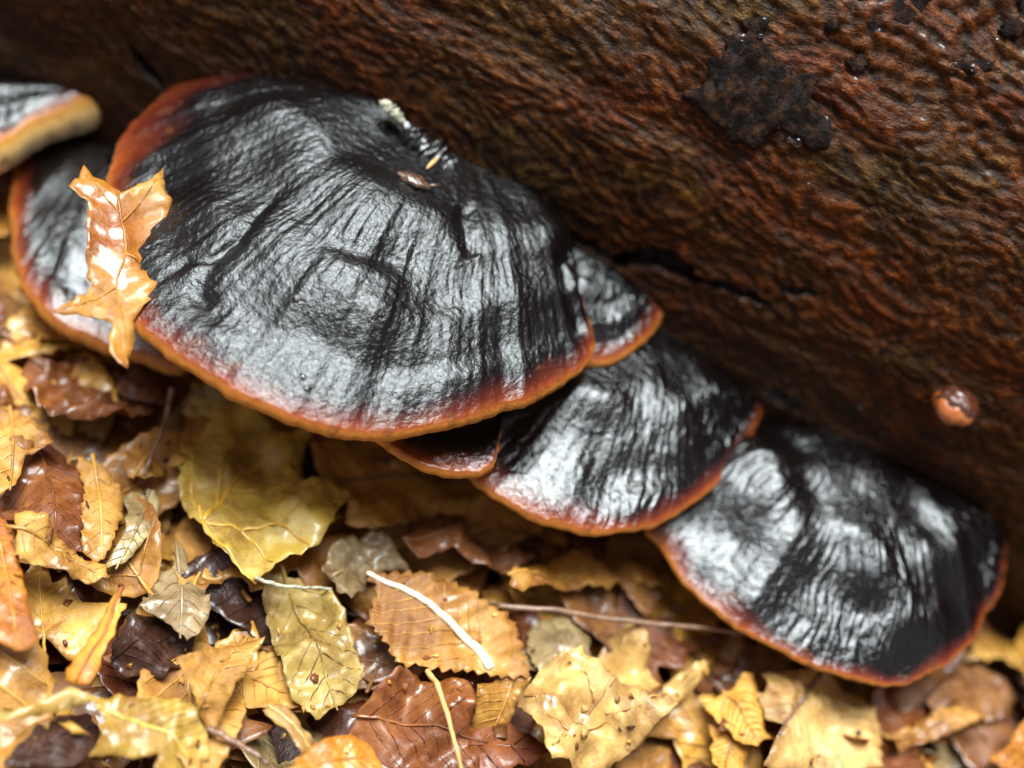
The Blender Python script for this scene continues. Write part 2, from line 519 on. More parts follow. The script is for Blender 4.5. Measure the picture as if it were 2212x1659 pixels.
# ------------------------------------------------------------------ log
CRACKS = [([(1330, 575), (1375, 562), (1440, 572), (1480, 596), (1500, 612)], 20, 0.006),
          ([(1490, 606), (1560, 622), (1610, 638), (1660, 662)], 9, 0.004),
          ([(1690, 632), (1760, 634)], 8, 0.003),
          ([(285, 110), (318, 150), (356, 192)], 10, 0.005),
          ([(1210, 500), (1290, 545), (1350, 585)], 8, 0.003),
          ([(1730, 880), (1650, 838)], 9, 0.003)]
def build_log():
    xs = np.concatenate([np.linspace(-0.8, -0.30, 40, endpoint=False), np.arange(-0.30, 0.29, 0.0009), np.linspace(0.29, 0.8, 40)])
    # cross-section profile by arc: z from deep to top and round the back
    a_front = np.concatenate([np.linspace(-0.95, -0.10, 60, endpoint=False)])
    zz = []
    yy = []
    def lower(z): return LR - LR * (1 - abs(z / LR) ** 4) ** 0.25
    for z in np.concatenate([np.linspace(-0.175, -0.10, 12, endpoint=False), np.arange(-0.10, 0, 0.0009)]):
        zz.append(z); yy.append(lower(z))
    for a in np.concatenate([np.arange(0, math.radians(58), 0.0009 / LR), np.linspace(math.radians(58.3), math.pi, 50)]):
        zz.append(LR * math.sin(a)); yy.append(LR - LR * math.cos(a))
    for z in (-0.05, -0.12, -0.175):
        zz.append(z); yy.append(2 * LR - lower(z))
    yy, zz = np.array(yy), np.array(zz)
    s = np.concatenate([[0], np.cumsum(np.hypot(np.diff(yy), np.diff(zz)))])
    ty, tz = np.gradient(yy), np.gradient(zz)
    ln = np.hypot(ty, tz)
    ny, nz = -tz / ln, ty / ln
    X, S = np.meshgrid(xs, s)
    P = np.stack([X, np.broadcast_to(yy[:, None], X.shape), np.broadcast_to(zz[:, None], X.shape)], -1)
    wob = 0.010 * pn(X * 9, S * 14, 5) + 0.006 * pn(X * 25, S * 40, 6)
    g = S + wob + X * 0.07
    up = sstep(0.05, 0.16, P[..., 2] + 0.25 * (X - 0.05))            # lumpier skin to the upper right
    r1 = pn(X * 165 + 1.6 * pn(X * 40, S * 80, 9), g * 350, 11)
    r2 = pn(X * 360, g * 650, 12)
    r3 = pn(X * 250, g * 290, 13)
    rip = 0.6 * r1 + 0.3 * r2 * (1 - 0.5 * up) + up * 0.5 * r3
    rip = np.tanh(1.5 * rip)
    low = sstep(0.0, -0.05, P[..., 2] + 0.18 * (X - 0.13) * (X > 0.13))
    amp = (0.0012 + 0.0009 * up) * (1 - 0.55 * low)
    d = amp * rip + 0.0022 * pn(X * 18, g * 60, 15) + 0.003 * pn(X * 6, S * 9, 16) * 0.6
    px = project(P)
    crack = np.zeros(X.shape)
    for line, w, dep in CRACKS:
        q = px + 6 * np.stack([pn(X * 160, S * 160, 21), pn(X * 160, S * 160, 22)], -1)
        dd, fr = seg_dist(q, line)
        ww = w * (0.35 + 0.65 * np.sin(np.pi * np.clip(fr, 0.03, 0.97)))
        k = np.exp(-(dd / ww) ** 4)
        k = np.where((P[..., 1] < 0.1), k, 0)
        d -= dep * k
        crack = np.maximum(crack, k)
    P[..., 1] += d * ny[:, None]
    P[..., 2] += d * nz[:, None]
    relief = np.clip(0.5 + 0.5 * rip, 0, 1) * (1 - 0.9 * crack)
    brown_mix = np.clip(0.62 * sstep(0.030, -0.035, P[..., 2] + 0.10 * (X - 0.0) - 0.006 + 0.012 * pn(X * 12, S * 30, 31)), 0, 1)
    brown_mix = np.maximum(brown_mix, crack * 0.9)
    nr, nc = X.shape
    V = P.reshape(-1, 3)
    F = [grid_faces(nr, nc)]
    flat = np.stack([X, g, S], -1).reshape(-1, 3)
    lg = thing('fallen_log', 'wet brown barkless fallen log with wavy reddish grain carrying the bracket fungi', 'log', (0, LR, GZ))
    base = np.array([0, LR, GZ])
    mesh_obj('trunk', V - base, np.concatenate(F)[:, ::-1], M_WOOD, lg, attrs={'relief': relief, 'brown_mix': brown_mix, 'crack': crack}, uv=flat)
    for e, nm in ((0, -1), (nc - 1, 1)):
        ring = P[:, e, :] - base
        c = ring.mean(0)
        mesh_obj('end_grain', np.vstack([ring, c[None]]), [(i, (i + 1) % nr, nr) for i in range(nr)], M_BARK, lg, smooth=False)
    return lg, base
LOG, LOGB = build_log()

def log_frame(p):
    q = on_log(p)
    e = 1e-4
    gy = (log_g(q[1] + e, q[2]) - log_g(q[1] - e, q[2])); gz = (log_g(q[1], q[2] + e) - log_g(q[1], q[2] - e))
    n = np.array([0, gy, gz]); n /= np.linalg.norm(n)
    return q, n

def bark_patch(poly, thick, seed, label=None):
    """ragged plate of black wet bark left on the wood, laid on the log surface"""
    NO = 130
    out = np.array([on_log(p) for p in catmull(poly, NO, True)])
    c = out.mean(0)
    q, n = log_frame(tuple(np.mean(poly, 0)))
    a = np.array([1.0, 0, 0]); b = np.cross(n, a)
    o2 = np.stack([(out - c) @ a, (out - c) @ b], -1)
    tg = np.roll(o2, -1, 0) - np.roll(o2, 1, 0); tg /= np.maximum(np.linalg.norm(tg, axis=1, keepdims=True), 1e-9)
    ar = np.arange(NO)
    o2 = o2 + np.stack([tg[:, 1], -tg[:, 0]], -1) * (0.0011 * pn(ar * 0.33, seed * 3.1, seed) + 0.0006 * pn(ar * 0.71, seed * 1.1, seed + 1))[:, None]
    V2, T = cdt(o2, 0.0016)
    dist = seg_dist(V2, [tuple(x) for x in o2] + [tuple(o2[0])])[0]
    h = 0.34 * thick * (0.3 + 0.7 * sstep(0, 0.002, dist)) * (1 + 1.1 * fbm(V2[:, 0] * 160, V2[:, 1] * 160, 3, seed)) + 0.0008
    P = c + V2[:, :1] * a + V2[:, 1:] * b
    # drop on the log cross-section
    R = []
    for k, pt in enumerate(P):
        if pt[2] > 0:
            d = np.array([pt[1] - LR, pt[2]]); l = np.linalg.norm(d); d /= l
            R.append([pt[0], LR + d[0] * (LR + h[k]), d[1] * (LR + h[k])])
        else:
            R.append([pt[0], LR - LR * (1 - abs(pt[2] / LR) ** 4) ** 0.25 - h[k], pt[2]])
    R = np.array(R)
    bot = R - n * (h[:, None] + 0.004)
    V, F = close_sheet(R, bot, T)
    o = mesh_obj('bark_patch', V - LOGB, F, M_BARK, LOG)
    if label: o['label'] = label
    return o

def cdt(outline, spacing):
    """triangulate a 2-D outline with inner points; returns verts (m,2) and triangles"""
    o = np.asarray(outline)
    mn, mx = o.min(0), o.max(0)
    sp = max(spacing, math.sqrt(max((mx - mn).prod(), 1e-9) / 900))
    gx_, gy_ = np.meshgrid(np.arange(mn[0], mx[0], sp), np.arange(mn[1], mx[1], sp * 0.87))
    gx_[1::2] += sp / 2
    q = np.stack([gx_.ravel(), gy_.ravel()], -1) + rng.uniform(-0.15, 0.15, (gx_.size, 2)) * sp
    ins = inside(q, o)
    d = seg_dist(q, [tuple(x) for x in o] + [tuple(o[0])])[0]
    q = q[ins & (d > sp * 0.45)]
    S = 1.0 / max(mx - mn)
    allp = np.vstack([o, q]) * S
    n = len(o)
    r = delaunay_2d_cdt([Vector(p) for p in allp], [(i, (i + 1) % n) for i in range(n)], [list(range(n))], 1, 1e-6)
    V = np.array([[v[0], v[1]] for v in r[0]]) / S
    T = [tuple(f) for f in r[2] if len(f) == 3]
    return V, T

def inside(q, o):
    x, y = q[..., 0], q[..., 1]
    r = np.zeros(x.shape, bool)
    j = len(o) - 1
    for i in range(len(o)):
        xi, yi, xj, yj = o[i][0], o[i][1], o[j][0], o[j][1]
        if yi != yj:
            r ^= ((yi > y) != (yj > y)) & (x < (xj - xi) * (y - yi) / (yj - yi) + xi)
        j = i
    return r

def close_sheet(top, bot, T):
    n = len(top)
    from collections import Counter
    ec = {}
    for f in T:
        for k in range(3):
            a, b = f[k], f[(k + 1) % 3]
            if (b, a) in ec: ec.pop((b, a))
            else: ec[(a, b)] = 1
    F = [tuple(f) for f in T] + [(f[2] + n, f[1] + n, f[0] + n) for f in T]
    for a, b in ec: F.append((b, a, a + n, b + n))
    return np.vstack([top, bot]), F

Z3 = lambda pts: [(1600 + x * 0.3733, y * 0.3733) for x, y in pts]     # zoom of the bark, to 2212 px
def z3(pts): return [((1600 + x * 0.4219) * 0.8848, y * 0.4219 * 0.8848) for x, y in pts]
bark_patch(z3([(510, 130), (560, 95), (650, 100), (655, 160), (620, 215), (690, 300), (740, 360), (790, 440), (880, 420), (950, 440), (930, 500), (900, 560), (970, 660), (1020, 700), (1005, 830), (950, 870), (880, 870), (760, 760), (640, 790), (600, 850), (450, 830), (380, 760), (300, 680), (180, 590), (170, 540), (290, 480), (320, 330), (420, 290), (420, 200), (530, 185)]), 0.0022, 3, 'large ragged plate of black wet bark')
bark_patch(z3([(1010, 110), (1150, 150), (1190, 40), (1200, -60), (1600, -60), (1540, 60), (1460, 130), (1400, 190), (1330, 210), (1230, 170), (1100, 190), (990, 160)]), 0.0022, 5)
bark_patch(z3([(2000, 210), (2020, 130), (2100, 80), (2110, -40), (2300, -40), (2260, 120), (2100, 200)]), 0.002, 8)
bark_patch(z3([(1700, 430), (1720, 370), (1800, 350), (1900, 350), (1960, 370), (1900, 420), (1800, 410), (1740, 410)]), 0.0015, 11)
bark_patch(z3([(1110, 350), (1200, 320), (1225, 370), (1180, 410), (1120, 390)]), 0.001, 14)

# ------------------------------------------------------------------ bracket fungi
def bracket(name, label, F_px, zF, B_px, um, sm, ns, nt_, dome, rim, th, seed, base_px, band=0.0075, eoff=0.0, wr=1.0, ring=1.0, lump=1.0,
            rings=3.4, grooves=(), bandf=None, eshift=None, rimf=None, bdrop=0.0, category='bracket fungus', parent=None, group=None, back=0.006, cone=2.3):
    if np.isscalar(zF): zF = [zF] * len(F_px)
    F = np.array([on_z(p, z) for p, z in zip(F_px, zF)])
    F[:, 1] = np.minimum(F[:, 1], 0.012)
    Bp = np.array([on_log(p) for p in B_px]); Bp[:, 1] += back; Bp[:, 2] -= bdrop
    s = np.linspace(0, 1, ns)
    Fc = catmull(F, ns)
    # small unevenness of the margin
    tg = np.gradient(Fc, axis=0); tg[:, 2] = 0
    tg /= np.maximum(np.linalg.norm(tg, axis=1, keepdims=True), 1e-9)
    out = np.stack([tg[:, 1], -tg[:, 0], np.zeros(ns)], -1)
    mid = Bp.mean(0)
    if ((Fc - mid) * out).sum() < 0: out = -out
    for _ in range(6):
        out[1:-1] = (out[:-2] + out[1:-1] * 2 + out[2:]) / 4
    out /= np.linalg.norm(out, axis=1, keepdims=True)
    L = np.concatenate([[0], np.cumsum(np.linalg.norm(np.diff(Fc, axis=0), axis=1))])
    Fc = Fc + out * (0.0007 * pn(L * 210, seed, seed) + 0.0011 * pn(L * 60, seed, seed + 1))[:, None]
    Fc[:, 2] += 0.0016 * pn(L * 40, seed + 3, seed + 2)
    q = np.where(s < sm, (s - sm) / sm, (s - sm) / (1 - sm))
    w = um + np.sign(q) * np.abs(q) ** cone * np.where(q < 0, um, 1 - um)
    Bc = catmull(Bp, ns, power=w)
    p0 = math.radians(52)
    rv = rim * (1 + 0.18 * pn(L * 70, seed, seed + 4)) * (1 if rimf is None else np.interp(s, [x for x, _ in rimf], [y for _, y in rimf]))
    G = Fc - out * (rv * (1 - math.cos(p0)))[:, None]; G[:, 2] += rv * math.sin(p0)
    t = np.linspace(0, 1, nt_)[:, None]
    tt = t ** 0.92
    leng = np.linalg.norm(G - Bc, axis=1)
    ref = np.percentile(leng, 90)
    sc = np.clip(leng / ref, 0, 1.15)
    P = Bc[None] * (1 - tt[..., None]) + G[None] * tt[..., None]
    S_, T_ = np.broadcast_arrays(s[None], t)
    Lm = np.broadcast_to(L[None], T_.shape)
    # overall swelling, falling over towards the margin
    prof = (1 - tt ** 2.0) * (0.25 + 0.75 * sstep(0.0, 0.55, tt)) * 1.25
    h = dome * prof * sc[None]
    wob = 0.06 * pn(P[..., 0] * 22, P[..., 1] * 22, seed + 7)
    env = sstep(0.12, 0.4, T_) * sstep(1.02, 0.86, T_)
    ph = (T_ + wob) * rings
    h = h + ring * 0.0015 * env * (np.sin(2 * np.pi * ph) + 0.12 * np.sin(2 * np.pi * ph * 2.7 + 1)) * (0.7 + 0.6 * pn(S_ * 5, T_ * 2, seed + 8)) * sc[None]
    h = h + lump * 0.0020 * env * fbm(P[..., 0] * 26, P[..., 1] * 26, 2, seed + 20) * sc[None]
    # radial wrinkles
    lw = Lm + 0.004 * pn(P[..., 0] * 60, P[..., 1] * 60, seed + 9)
    k1 = pn(lw * 210, T_ * 5, seed + 10); k2 = pn(lw * 420, T_ * 9, seed + 11)
    patch = np.clip(0.5 + 0.9 * pn(P[..., 0] * 24, P[..., 1] * 24, seed + 12), 0.08, 1.1)
    env2 = sstep(0.2, 0.55, T_) * (0.35 + 0.65 * sstep(1.0, 0.9, T_))
    k3 = pn(lw * 800, T_ * 16, seed + 14)
    h = h + wr * env2 * patch * (0.00036 * (0.5 - np.abs(k1)) * 1.3 + 0.00030 * k2 + 0.00022 * k3)
    # pitted skin
    h = h + 0.00014 * fbm(P[..., 0] * 330, P[..., 1] * 330, 2, seed + 13) * sstep(0.0, 0.2, T_)
    P = P.copy()
    P[..., 2] += h
    if len(grooves):
        px = project(P)
        for line, wd, dep in grooves:
            dd, fr = seg_dist(px + 3 * np.stack([pn(P[..., 0] * 200, P[..., 1] * 200, 51), pn(P[..., 0] * 200, P[..., 1] * 200, 52)], -1), line)
            P[..., 2] -= dep * np.exp(-(dd / wd) ** 2) * np.clip(np.sin(np.pi * np.clip(fr, 0.04, 0.96)) * 2, 0, 1)
    edge_top = (1 - tt) * leng[None] + rim * p0
    # rim roll and underside
    nph = 12
    ph_ = np.linspace(p0, math.radians(-105), nph)[1:, None]
    arc = (Fc - out * rv[:, None])[None] + rv[None, :, None] * (np.cos(ph_)[..., None] * out[None])
    arc[..., 2] += rv[None] * np.sin(ph_)
    e_arc = rim * ph_ * np.ones((1, ns))
    nu = 10
    u = np.linspace(0, 1, nu)[1:, None, None]
    low = Bc.copy(); low[:, 2] = np.minimum(low[:, 2] - th * np.clip(leng / ref, 0.15, 1), arc[-1][:, 2] - 0.002)
    under = arc[-1][None] * (1 - u) + low[None] * u
    under[..., 2] -= 0.003 * np.sin(np.pi * u[..., 0])
    e_un = np.broadcast_to(e_arc[-1][None] - 0.01 * u[..., 0], under.shape[:2])
    A = np.concatenate([P, arc, under])
    bf = np.ones(ns) if bandf is None else np.interp(s, [x for x, _ in bandf], [y for _, y in bandf])
    bf = bf * (1 + 0.6 * pn(L * 45, seed, seed + 15))
    es = np.zeros(ns) if eshift is None else np.interp(s, [x for x, _ in eshift], [y for _, y in eshift])
    E = (np.concatenate([edge_top, e_arc, e_un]) - eoff) / band
    E = np.where(E < 0.35, E, 0.35 + (E - 0.35) / bf[None]) + es[None]
    nrm = grid_normals(A)
    if nrm[nt_ // 2, ns // 2, 2] < 0: nrm = -nrm; flip = False
    else: flip = True
    cut = int(np.searchsorted(-(edge_top.mean(1)), -0.012)); cut = max(4, min(nt_ - 4, cut))
    base = np.array(on_log(base_px))
    root = thing(name, label, category, tuple(base), group) if parent is None else parent
    if parent is not None: base = np.array(parent.location)
    def part(nm, r0, r1, mat):
        a = A[r0:r1].reshape(-1, 3) - base
        f = grid_faces(r1 - r0, ns)
        if not flip: f = f[:, ::-1]
        f = f[:, ::-1] if False else f
        return mesh_obj(nm, a, f, mat, root, attrs={'edge': E[r0:r1]}, normals=nrm[r0:r1].reshape(-1, 3))
    pre = '' if parent is None else 'side_lobe_'
    cm = M_SATIN if name == 'bracket_fungus' and ns > 700 else M_CRUST
    part(pre + 'cap', 0, cut + 1, cm)
    part(pre + 'margin', cut, nt_ + nph - 1, cm)
    part(pre + 'pore_surface', nt_ + nph - 2, A.shape[0], M_PORE)
    print(name, 'B z', Bp[:, 2].round(3), 'width', np.ptp(Fc[:, 0]).round(3))
    return root, A, base

main_F = [(488, 212), (465, 190), (432, 181), (395, 188), (355, 208), (318, 237), (284, 272), (258, 310), (240, 350), (231, 395), (224, 450), (222, 520), (228, 590), (250, 655), (292, 715),
          (350, 760), (420, 805), (500, 855), (580, 895), (660, 925), (740, 943), (820, 948), (890, 942), (960, 930), (1030, 908), (1080, 890),
          (1130, 880), (1165, 862), (1205, 835), (1250, 806), (1275, 778), (1284, 748), (1278, 715), (1262, 670), (1250, 620), (1240, 570), (1222, 515)]
main_z = [-0.020, -0.021, -0.023, -0.025, -0.027, -0.029, -0.030, -0.031, -0.032, -0.032, -0.032, -0.031, -0.030, -0.028, -0.027,
          -0.026, -0.025, -0.024, -0.024, -0.024, -0.024, -0.024, -0.024, -0.023, -0.022, -0.022,
          -0.021, -0.021, -0.020, -0.019, -0.019, -0.019, -0.019, -0.018, -0.016, -0.014, -0.012]
main_B = [(488, 206), (520, 190), (570, 184), (640, 188), (700, 198), (760, 214), (820, 234), (870, 262), (905, 296), (945, 325), (1000, 352), (1060, 372), (1120, 398), (1180, 445), (1224, 505)]
def z1(pts): return [(x * 0.4268, 132.7 + y * 0.4268) for x, y in pts]
main_grooves = [(z1([(1450, 640), (1290, 790), (1220, 880), (1080, 980), (960, 1010), (830, 1095)]), 11, 0.0012),
                (z1([(1290, 800), (1180, 920), (1060, 1050), (1010, 1160), (1090, 1270)]), 24, 0.0018),
                ([(1000, 430), (1005, 500), (1030, 560)], 24, 0.0022),
                ([(1215, 520), (1225, 590), (1245, 680), (1262, 740)], 16, 0.004),
                ([(700, 515), (800, 545), (880, 570)], 26, 0.002)]
root_main, A_main, base_main = bracket('bracket_fungus', 'largest bracket fungus, glossy black cap with orange margin, a torn maple leaf on it',
    main_F, main_z, main_B, 0.60, 0.50, 760, 300, 0.016, 0.0033, 0.022, 40, (900, 300), band=0.0062, grooves=main_grooves,
    bandf=[(0, 5.5), (0.14, 5.0), (0.22, 1.2), (0.5, 1.0), (1, 1.0)], wr=0.42, ring=0.8, lump=1.5, rimf=[(0, 1.5), (0.16, 1.5), (0.24, 1.0), (1, 1.0)], eshift=[(0, 0.38), (0.13, 0.34), (0.2, 0.0), (0.3, 0), (0.915, 0), (0.94, 2.2), (1, 3)])
lobe_F = [(1120, 480), (1100, 600), (1130, 720), (1190, 785), (1240, 796), (1282, 791), (1330, 778), (1375, 755), (1408, 724), (1430, 692), (1437, 662), (1424, 646), (1402, 636)]
lobe_z = [-0.028, -0.032, -0.034, -0.032, -0.031, -0.030, -0.029, -0.028, -0.027, -0.025, -0.023, -0.021, -0.019]
bracket('lobe', None, lobe_F, lobe_z, [(1120, 480), (1200, 500), (1260, 530), (1310, 562), (1350, 598), (1400, 634)], 0.5, 0.5, 260, 130, 0.004, 0.0022, 0.012, 60, (1200, 500),
        band=0.0055, parent=root_main, bdrop=0.002, ring=0.4)

b2_F = [(1250, 640), (1130, 740), (1040, 820), (990, 900), (980, 960), (1012, 1030), (1050, 1062), (1090, 1091), (1140, 1118), (1190, 1138), (1250, 1152), (1300, 1155), (1350, 1150), (1400, 1140),
        (1440, 1125), (1470, 1110), (1487, 1095), (1510, 1080), (1540, 1055), (1575, 1020), (1605, 980), (1626, 940), (1640, 900), (1644, 870), (1638, 846), (1622, 838)]
b2_z = list(np.interp(np.arange(len(b2_F)), [0, 5, 12, 20, len(b2_F) - 1], [-0.058, -0.056, -0.052, -0.049, -0.041]))
bracket('bracket_fungus', 'middle-sized black bracket fungus partly tucked under the largest one',
        b2_F, b2_z, [(1250, 630), (1330, 670), (1430, 716), (1480, 744), (1530, 776), (1580, 812), (1620, 840)], 0.35, 0.5, 420, 220, 0.010, 0.0022, 0.016, 80, (1500, 760),
        band=0.0042, bdrop=0.0, rings=2.2, ring=0.9, lump=2.4, wr=1.4, bandf=[(0, 2), (0.45, 2), (0.6, 1.4), (0.8, 1.0), (1, 0.8)])

b2b_F = [(900, 760), (800, 850), (790, 920), (815, 951), (845, 978), (878, 998), (910, 1013), (941, 1022), (1004, 1030), (1044, 1028), (1066, 1012), (1072, 990), (1082, 955), (1089, 900), (1090, 840), (1090, 740)]
bracket('bracket_fungus', 'small black brown-rimmed bracket fungus squeezed below the largest',
        b2b_F, list(np.interp(np.arange(16), [0, 3, 9, 15], [-0.046, -0.045, -0.042, -0.040])), [(1000, 620), (1060, 640), (1110, 650), (1160, 660)], 0.5, 0.5, 260, 130, 0.004, 0.0026, 0.012, 95, (1080, 640),
        band=0.0050, ring=0.5, wr=1.0, eshift=[(0, -0.4), (0.5, 0.0), (0.62, 0), (0.72, 0), (0.76, 2.2), (1, 3)])

b3_F = [(1560, 880), (1480, 960), (1410, 1040), (1385, 1100), (1395, 1150), (1420, 1182), (1450, 1226), (1490, 1275), (1540, 1320), (1590, 1355), (1650, 1391), (1720, 1426), (1790, 1452), (1850, 1472),
        (1900, 1480), (1950, 1475), (2000, 1460), (2050, 1432), (2085, 1402), (2110, 1370), (2132, 1330), (2155, 1280), (2168, 1230), (2173, 1180), (2166, 1140), (2148, 1114)]
b3_z = list(np.interp(np.arange(len(b3_F)), [0, 5, 13, 20, len(b3_F) - 1], [-0.066, -0.068, -0.066, -0.060, -0.050]))
bracket('bracket_fungus', 'black bracket fungus with thinnest orange edge, at the low end of the row',
        b3_F, b3_z, [(1600, 880), (1650, 896), (1700, 916), (1745, 926), (1800, 942), (1850, 964), (1900, 988), (1950, 1012), (2000, 1036), (2060, 1066), (2110, 1092), (2146, 1116)], 0.42, 0.5, 460, 240, 0.013, 0.0015, 0.016, 120, (1850, 970),
        band=0.0030, rings=2.3, ring=0.8, lump=2.8, wr=1.5, bandf=[(0, 2.4), (0.3, 2.2), (0.5, 1.0), (1, 1.2)])

l1_F = [(430, 560), (430, 700), (410, 790), (370, 804), (290, 778), (200, 746), (150, 726), (100, 693), (68, 656), (44, 616), (30, 566), (22, 510), (20, 455), (26, 400), (36, 350), (56, 312), (84, 298)]
bracket('bracket_fungus', 'black bracket fungus with broad orange-brown rim beneath the torn maple leaf',
        l1_F, -0.080, [(430, 440), (330, 360), (240, 305), (160, 290), (90, 290)], 0.55, 0.5, 320, 160, 0.006, 0.0042, 0.016, 140, (240, 300),
        band=0.0085, ring=0.5, wr=0.6)

l0_F = [(226, 248), (205, 262), (165, 276), (122, 290), (82, 308), (38, 336), (-20, 372), (-90, 410), (-160, 400), (-230, 340), (-240, 200)]
bracket('bracket_fungus', 'dark-topped bracket fungus showing a thick cream edge, above the orange-rimmed one',
        l0_F, [-0.056, -0.057, -0.059, -0.061, -0.063, -0.065, -0.067, -0.068, -0.068, -0.068, -0.068], [(214, 236), (190, 212), (150, 196), (100, 180), (40, 166), (-40, 140), (-140, 110), (-230, 90)], 0.5, 0.5, 260, 130, 0.008, 0.0098, 0.02, 160, (60, 175),
        band=0.0065, eoff=0.0085, ring=0.5, wr=0.6, bandf=[(0, 0.7), (1, 0.7)])

# black resin lump with pale lichen tip at the top edge of the large bracket
def blob_strip(name, parent, base, line, w0, h0, seed, mat, n=60, m=20):
    c = catmull([on_log(p) + np.array([0, -0.006, 0.004]) for p in line], n)
    s = np.linspace(0, 1, n)
    env = np.sin(np.pi * np.clip(s, 0.02, 0.98)) ** 0.6
    tg = np.gradient(c, axis=0); tg /= np.linalg.norm(tg, axis=1, keepdims=True)
    nr = np.array([0, -0.75, 0.65])
    b = np.cross(tg, nr)
    th = np.linspace(0, 2 * np.pi, m, endpoint=False)
    r = 1 + 0.55 * fbm(s[:, None] * 16, th[None] * 0 + 2.5 * np.cos(th)[None] + seed, 3, seed)
    V = c[:, None] + (env[:, None] * r)[..., None] * (w0 * np.cos(th)[None, :, None] * b[:, None] + h0 * np.sin(th)[None, :, None] * nr)
    F = [tuple(f) for f in grid_faces(n, m, True)] + [tuple(range(m - 1, -1, -1)), tuple(range((n - 1) * m, n * m))]
    return mesh_obj(name, V.reshape(-1, 3) - base, F, mat, parent)
M_RESIN = plain_material('black_resin', (0.006, 0.005, 0.005), (0.02, 0.012, 0.01), 0.12, 300, 1.0)
o = blob_strip('resin_lump', root_main, base_main, [(880, 262), (905, 305), (945, 345), (985, 372), (1020, 388)], 0.0060, 0.0065, 201, M_RESIN)
o['label'] = 'lumpy shiny black resin along the back edge'
o = blob_strip('lichen_tip', root_main, base_main, [(828, 220), (848, 234), (868, 256), (884, 272)], 0.0022, 0.003, 205, M_LICHEN)
o['label'] = 'pale grey-green lichen crumb on the back edge'

# ------------------------------------------------------------------ round young fungus on the log
def knob():
    q, n = log_frame((2065, 862))
    root = thing('young_fungus', 'small round orange-tan young fungus bump alone on the bare wood', 'fungus', tuple(q))
    th = np.linspace(0, 2 * np.pi, 40, endpoint=False); ph = np.linspace(0, np.pi, 24)
    T, Pp = np.meshgrid(th, ph)
    r = 1 + 0.10 * pn(np.cos(T) * 1.6 + 4, np.sin(T) * 1.6 + Pp, 71)
    V = np.stack([0.0082 * r * np.sin(Pp) * np.cos(T), 0.0095 * r * np.sin(Pp) * np.sin(T) - 0.003, 0.0062 * r * np.cos(Pp) - 0.001], -1)
    V[..., 2] += -0.10 * V[..., 1]
    mesh_obj('body', V.reshape(-1, 3), grid_faces(24, 40, True), M_KNOB, root)
    # wet brown skin over its upper side
    th2 = np.linspace(0, 2 * np.pi, 36, endpoint=False); rr = np.linspace(0.02, 1, 14)
    T2, R2 = np.meshgrid(th2, rr)
    edge = 1 + 0.25 * pn(np.cos(T2) * 2, np.sin(T2) * 2, 73)
    x = 0.0080 * R2 * edge * np.cos(T2); y = 0.0062 * R2 * edge * np.sin(T2) - 0.0042
    zz = 0.0066 * np.sqrt(np.clip(1.15 - (x / 0.0088) ** 2 - ((y + 0.003) / 0.0105) ** 2, 0, 2)) - 0.001 - 0.1 * y + 0.0005 * pn(x * 700, y * 700, 74)
    zz = zz - 0.002 * sstep(0.85, 1.0, R2)
    mesh_obj('wet_skin', np.stack([x, y, zz], -1).reshape(-1, 3), grid_faces(14, 36, True), plain_material('wet_skin', (0.030, 0.008, 0.004), (0.12, 0.03, 0.01), 0.12, 500, 1.0), root)
knob()

